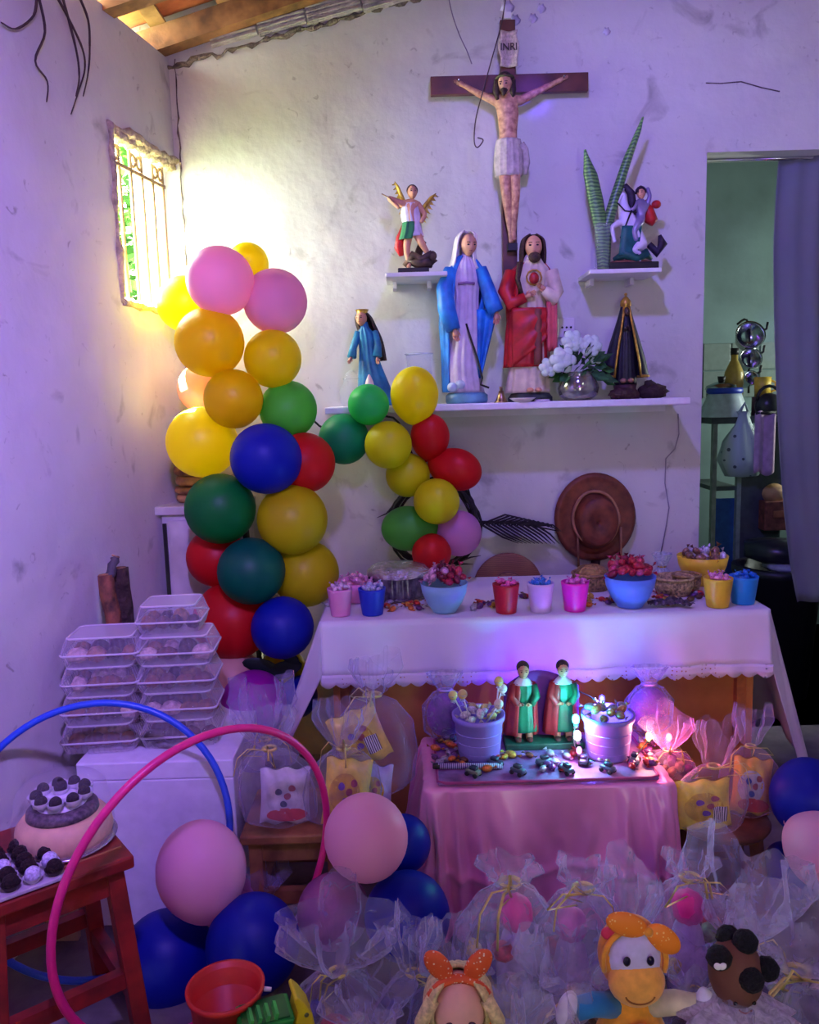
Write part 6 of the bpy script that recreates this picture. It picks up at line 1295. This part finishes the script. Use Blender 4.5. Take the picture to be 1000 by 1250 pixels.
# ================================================================== kitchen seen through the doorway
KY0 = 4.1
kz0 = P(880, 508, KY0).z
kr = T('kitchen_rack', 'tall kitchen rack with a blue panel seen through the doorway', 'rack', ON(885, 0, KY0))
KM = mat((70, 85, 82), .6, var=.15)
MB().box((0, 0, kz0 - .015), (.34, .4, .03)).build('top_board', mat((60, 70, 72), .5), kr, smooth=False)
for dx in (-.15, -.03): MB().box((dx, -.18, kz0 / 2), (.02, .03, kz0)).build('post', mat((120, 135, 125), .5), kr, smooth=False)
MB().box((-.09, -.16, .62), (.1, .01, .5)).build('blue_panel', mat((30, 80, 150), .6), kr, smooth=False)
MB().box((.08, -.17, kz0 / 2 - .02), (.2, .02, kz0 - .06)).build('door', mat((62, 68, 75), .5, var=.1), kr, smooth=False)
MB().box((-.09, 0, .92), (.12, .36, .02)).build('shelf', KM, kr, smooth=False)
ks = lambda px, py=450: S(px, py, KY0)
def kat(px, Y=KY0): return ON(px, kz0 + .001, Y)
o = T('steel_pot', 'dark steel pot with lid on the kitchen rack', 'pot', kat(880)); q = ks(880)
MB().lathe([(0, 0), (20, 0), (22, 4), (22, 40), (0, 40)], 24).build('pot_body', mat((70, 72, 76), .25, .8), o, k=q * .8); MB().lathe([(24, 40), (22, 46), (8, 52), (0, 53)], 24).build('lid', STEEL, o, k=q * .8); MB().tube([(0, 0, 52), (0, 0, 60)], [5, 6], 10).build('knob', DARK, o, k=q * .8)
o = T('ribbed_bottle', 'yellow ribbed plastic bottle on the kitchen rack', 'bottle', kat(895, 4.15))
MB().lathe([(0, 0), (10, 0)] + [(10.5 + (i % 2), 4 + i * 5) for i in range(11)] + [(7, 62), (4, 68), (4, 76), (0, 76)], 24).build('bottle_body', mat((185, 160, 80), .3, tl=.3), o, k=q); MB().tube([(0, 0, 74), (0, 0, 82)], 5, 12).build('cap', DARK, o, k=q)
o = T('plastic_tub', 'white plastic tub with blue rim upside down on the rack', 'tub', kat(884, 4.0))
MB().lathe([(30, 0), (28, 6), (20, 24), (18, 30), (0, 31)], 28).build('tub_body', mat((185, 205, 205), .4, tl=.2), o, k=q); MB().lathe([(19, 27), (21, 29), (20, 34), (0, 34)], 28).build('blue_rim', mat((30, 60, 170), .4), o, k=q)
for i, (py, r_, lab) in enumerate(((412, 17, 'large shiny steel pan hanging above the kitchen rack'), (440, 13, 'middle shiny steel pan hanging above the kitchen rack'), (464, 9, 'small shiny steel cup hanging above the kitchen rack'))):
    o = T('hanging_pan', lab, 'pan', P(914, py, 4.2), 0, 'pans hanging in the kitchen'); 
    b = MB().lathe([(0, -10), (r_ * .8, -10), (r_, 8), (r_ * 1.06, 9), (r_ * .9, 7), (r_ * .7, -8), (0, -8)], 28).build('pan_body', STEEL, o, k=q); b.rotation_euler = (R(70), R(20 * (i - 1)), 0)
    MB().tube([(r_ * .8, 0, 6), (r_ + 4, -3, 10), (r_ + 5, -3, 18)], 1.5, 6).build('handle', DARK, o, k=q)
wire('pan_hook_rail', [P(900, 396, 4.23), P(914, 396, 4.23), P(914, 480, 4.23)], .006, 'dark rail holding the hanging steel pans', 'rail', DARK)
o = T('yellow_mug', 'yellow mug beside the dark kettle in the kitchen', 'mug', kat(930, 4.1)); MB().lathe([(0, 0), (9, 0), (10, 24), (9, 24), (8, 3), (0, 3)], 20).build('mug_body', mat((215, 180, 60), .4), o, Vector((0, 0, 22 * q)), k=q); MB().tube([(9, 0, 20), (16, 0, 17), (16, 0, 8), (9, 0, 5)], 1.6, 6).build('handle', mat((215, 180, 60), .4), o, Vector((0, 0, 22 * q)), k=q); MB().lathe([(0, 0), (12, 0), (12, 22), (0, 22)], 18).build('box_below', mat((90, 70, 60), .5), o, k=q)
o = T('black_kettle', 'round black kettle with loop handle in the kitchen', 'kettle', ON(938, kz0 - .02, 4.0)); MB().ball((0, 0, 16), (16, 14, 16), 18, 12).build('kettle_body', mat((40, 38, 42), .3), o, k=q); MB().tube([(14 * math.cos(t * .4), 0, 24 + 16 * math.sin(t * .4)) for t in range(9)], 2, 6).build('handle', DARK, o, k=q)
MBs = T('kitchen_counter', 'dark counter carrying the kettle beside the rack', 'counter', ON(955, 0, 4.05)); MB().box((0, 0, kz0 - .04), (.2, .36, .04)).build('counter_top', DARK, MBs, smooth=False); 
for dx in (-.08, .08): MB().box((dx, .1, kz0 / 2 - .03), (.03, .03, kz0 - .06)).build('leg', DARK, MBs, smooth=False)
o = T('hanging_plastic_bag', 'grey green spotted plastic bag hanging from the counter', 'bag', P(908, 506, 3.88)); q2 = S(908, 520, 3.82)
MB().lathe([(.5, -78), (20, -76), (30, -55), (24, -32), (10, -12), (6, 0), (9, 4)], 40, mod=lambda a, t: 1 + .08 * math.sin(a * 7 + t * 4), ry=.5).build('bag_film', dots((60, 75, 80), (150, 170, 168), 22, .18), o, k=q2); MB().tube([(-6, 0, 2), (0, -3, 14), (6, 0, 2)], 2, 6).build('handle', mat((150, 170, 168)), o, k=q2)
o = T('hanging_towel', 'pale pink towel hanging from the counter edge', 'towel', P(935, 506, 3.8))
MB().grid(lambda u, w: Vector(((u - .5) * 24, -3 * math.sin(u * 9) + 2, 2 - w * 74 + 3 * math.sin(u * 7))), 16, 10).build('cloth', mat((185, 150, 175), .8, sheen=.3), o, k=q2, solid=.006)
MB().tube([(-12, 0, 2), (12, 0, 2)], 2, 6).build('rod', DARK, o, k=q2)
o = T('crate', 'reddish brown crate with parcels in the kitchen', 'crate', ON(940, .72, 3.95)); 
MB().box((0, 0, .07), (.14, .2, .14)).build('crate_body', mat((120, 65, 50), .7, var=.3), o, smooth=False, bev=.004); MB().ball((0, -.02, .17), (.06, .07, .05), 12, 8).build('parcel', mat((175, 135, 90), .7), o); MB().box((.02, -.05, .08), (.1, .12, .03)).build('slat', mat((150, 90, 60), .7), o, smooth=False)
o = T('black_bin', 'large black plastic bin with a white bag in the kitchen', 'bin', ON(945, 0, 3.64))
MB().lathe([(0, 0), (.14, 0), (.18, .56), (.2, .57), (.2, .6), (.16, .6), (.13, .03), (0, .03)], 28).build('bin_body', mat((22, 24, 34), .45), o); MB().ball((.03, -.06, .61), (.12, .12, .035), 18, 8, fn=lambda d: 1 + .1 * math.sin(d.x * 9 + d.y * 7)).build('liner_bag', mat((150, 155, 175), .5), o)
MB().lathe([(.05, .6), (.15, .64), (.15, .7), (.0, .72)], 24).build('lid', mat((30, 32, 42), .3), o)
cu = T('door_curtain', 'pale grey curtain hanging in the kitchen doorway', 'curtain', (0, 0, 0))
def curt(u, w):
    lpx = [(952, 182), (948, 240), (945, 300), (946, 380), (948, 450), (952, 540), (958, 620), (966, 690), (975, 736)]
    t = w * 8; i = min(int(t), 7); f_ = t - i; x = lpx[i][0] + (lpx[i + 1][0] - lpx[i][0]) * f_; y = lpx[i][1] + (lpx[i + 1][1] - lpx[i][1]) * f_
    a = P(x, y, 3.19); b = Vector((XR - .08, 3.19, a.z + .02)); p = a.lerp(b, u); p.y += .02 * math.sin(u * 19 + .5) * (.4 + .6 * w) + .008 * math.sin(u * 41); return p
MB().grid(curt, 60, 30).build('curtain_cloth', mat((125, 130, 142), .85, var=.05, scale=4, tl=.2), cu, solid=.002)
MB().tube([(DOORX + .02, 3.19, DOORZ - .004), (XR - .06, 3.19, DOORZ - .004)], .008, 8).build('curtain_rod', STEEL, cu)
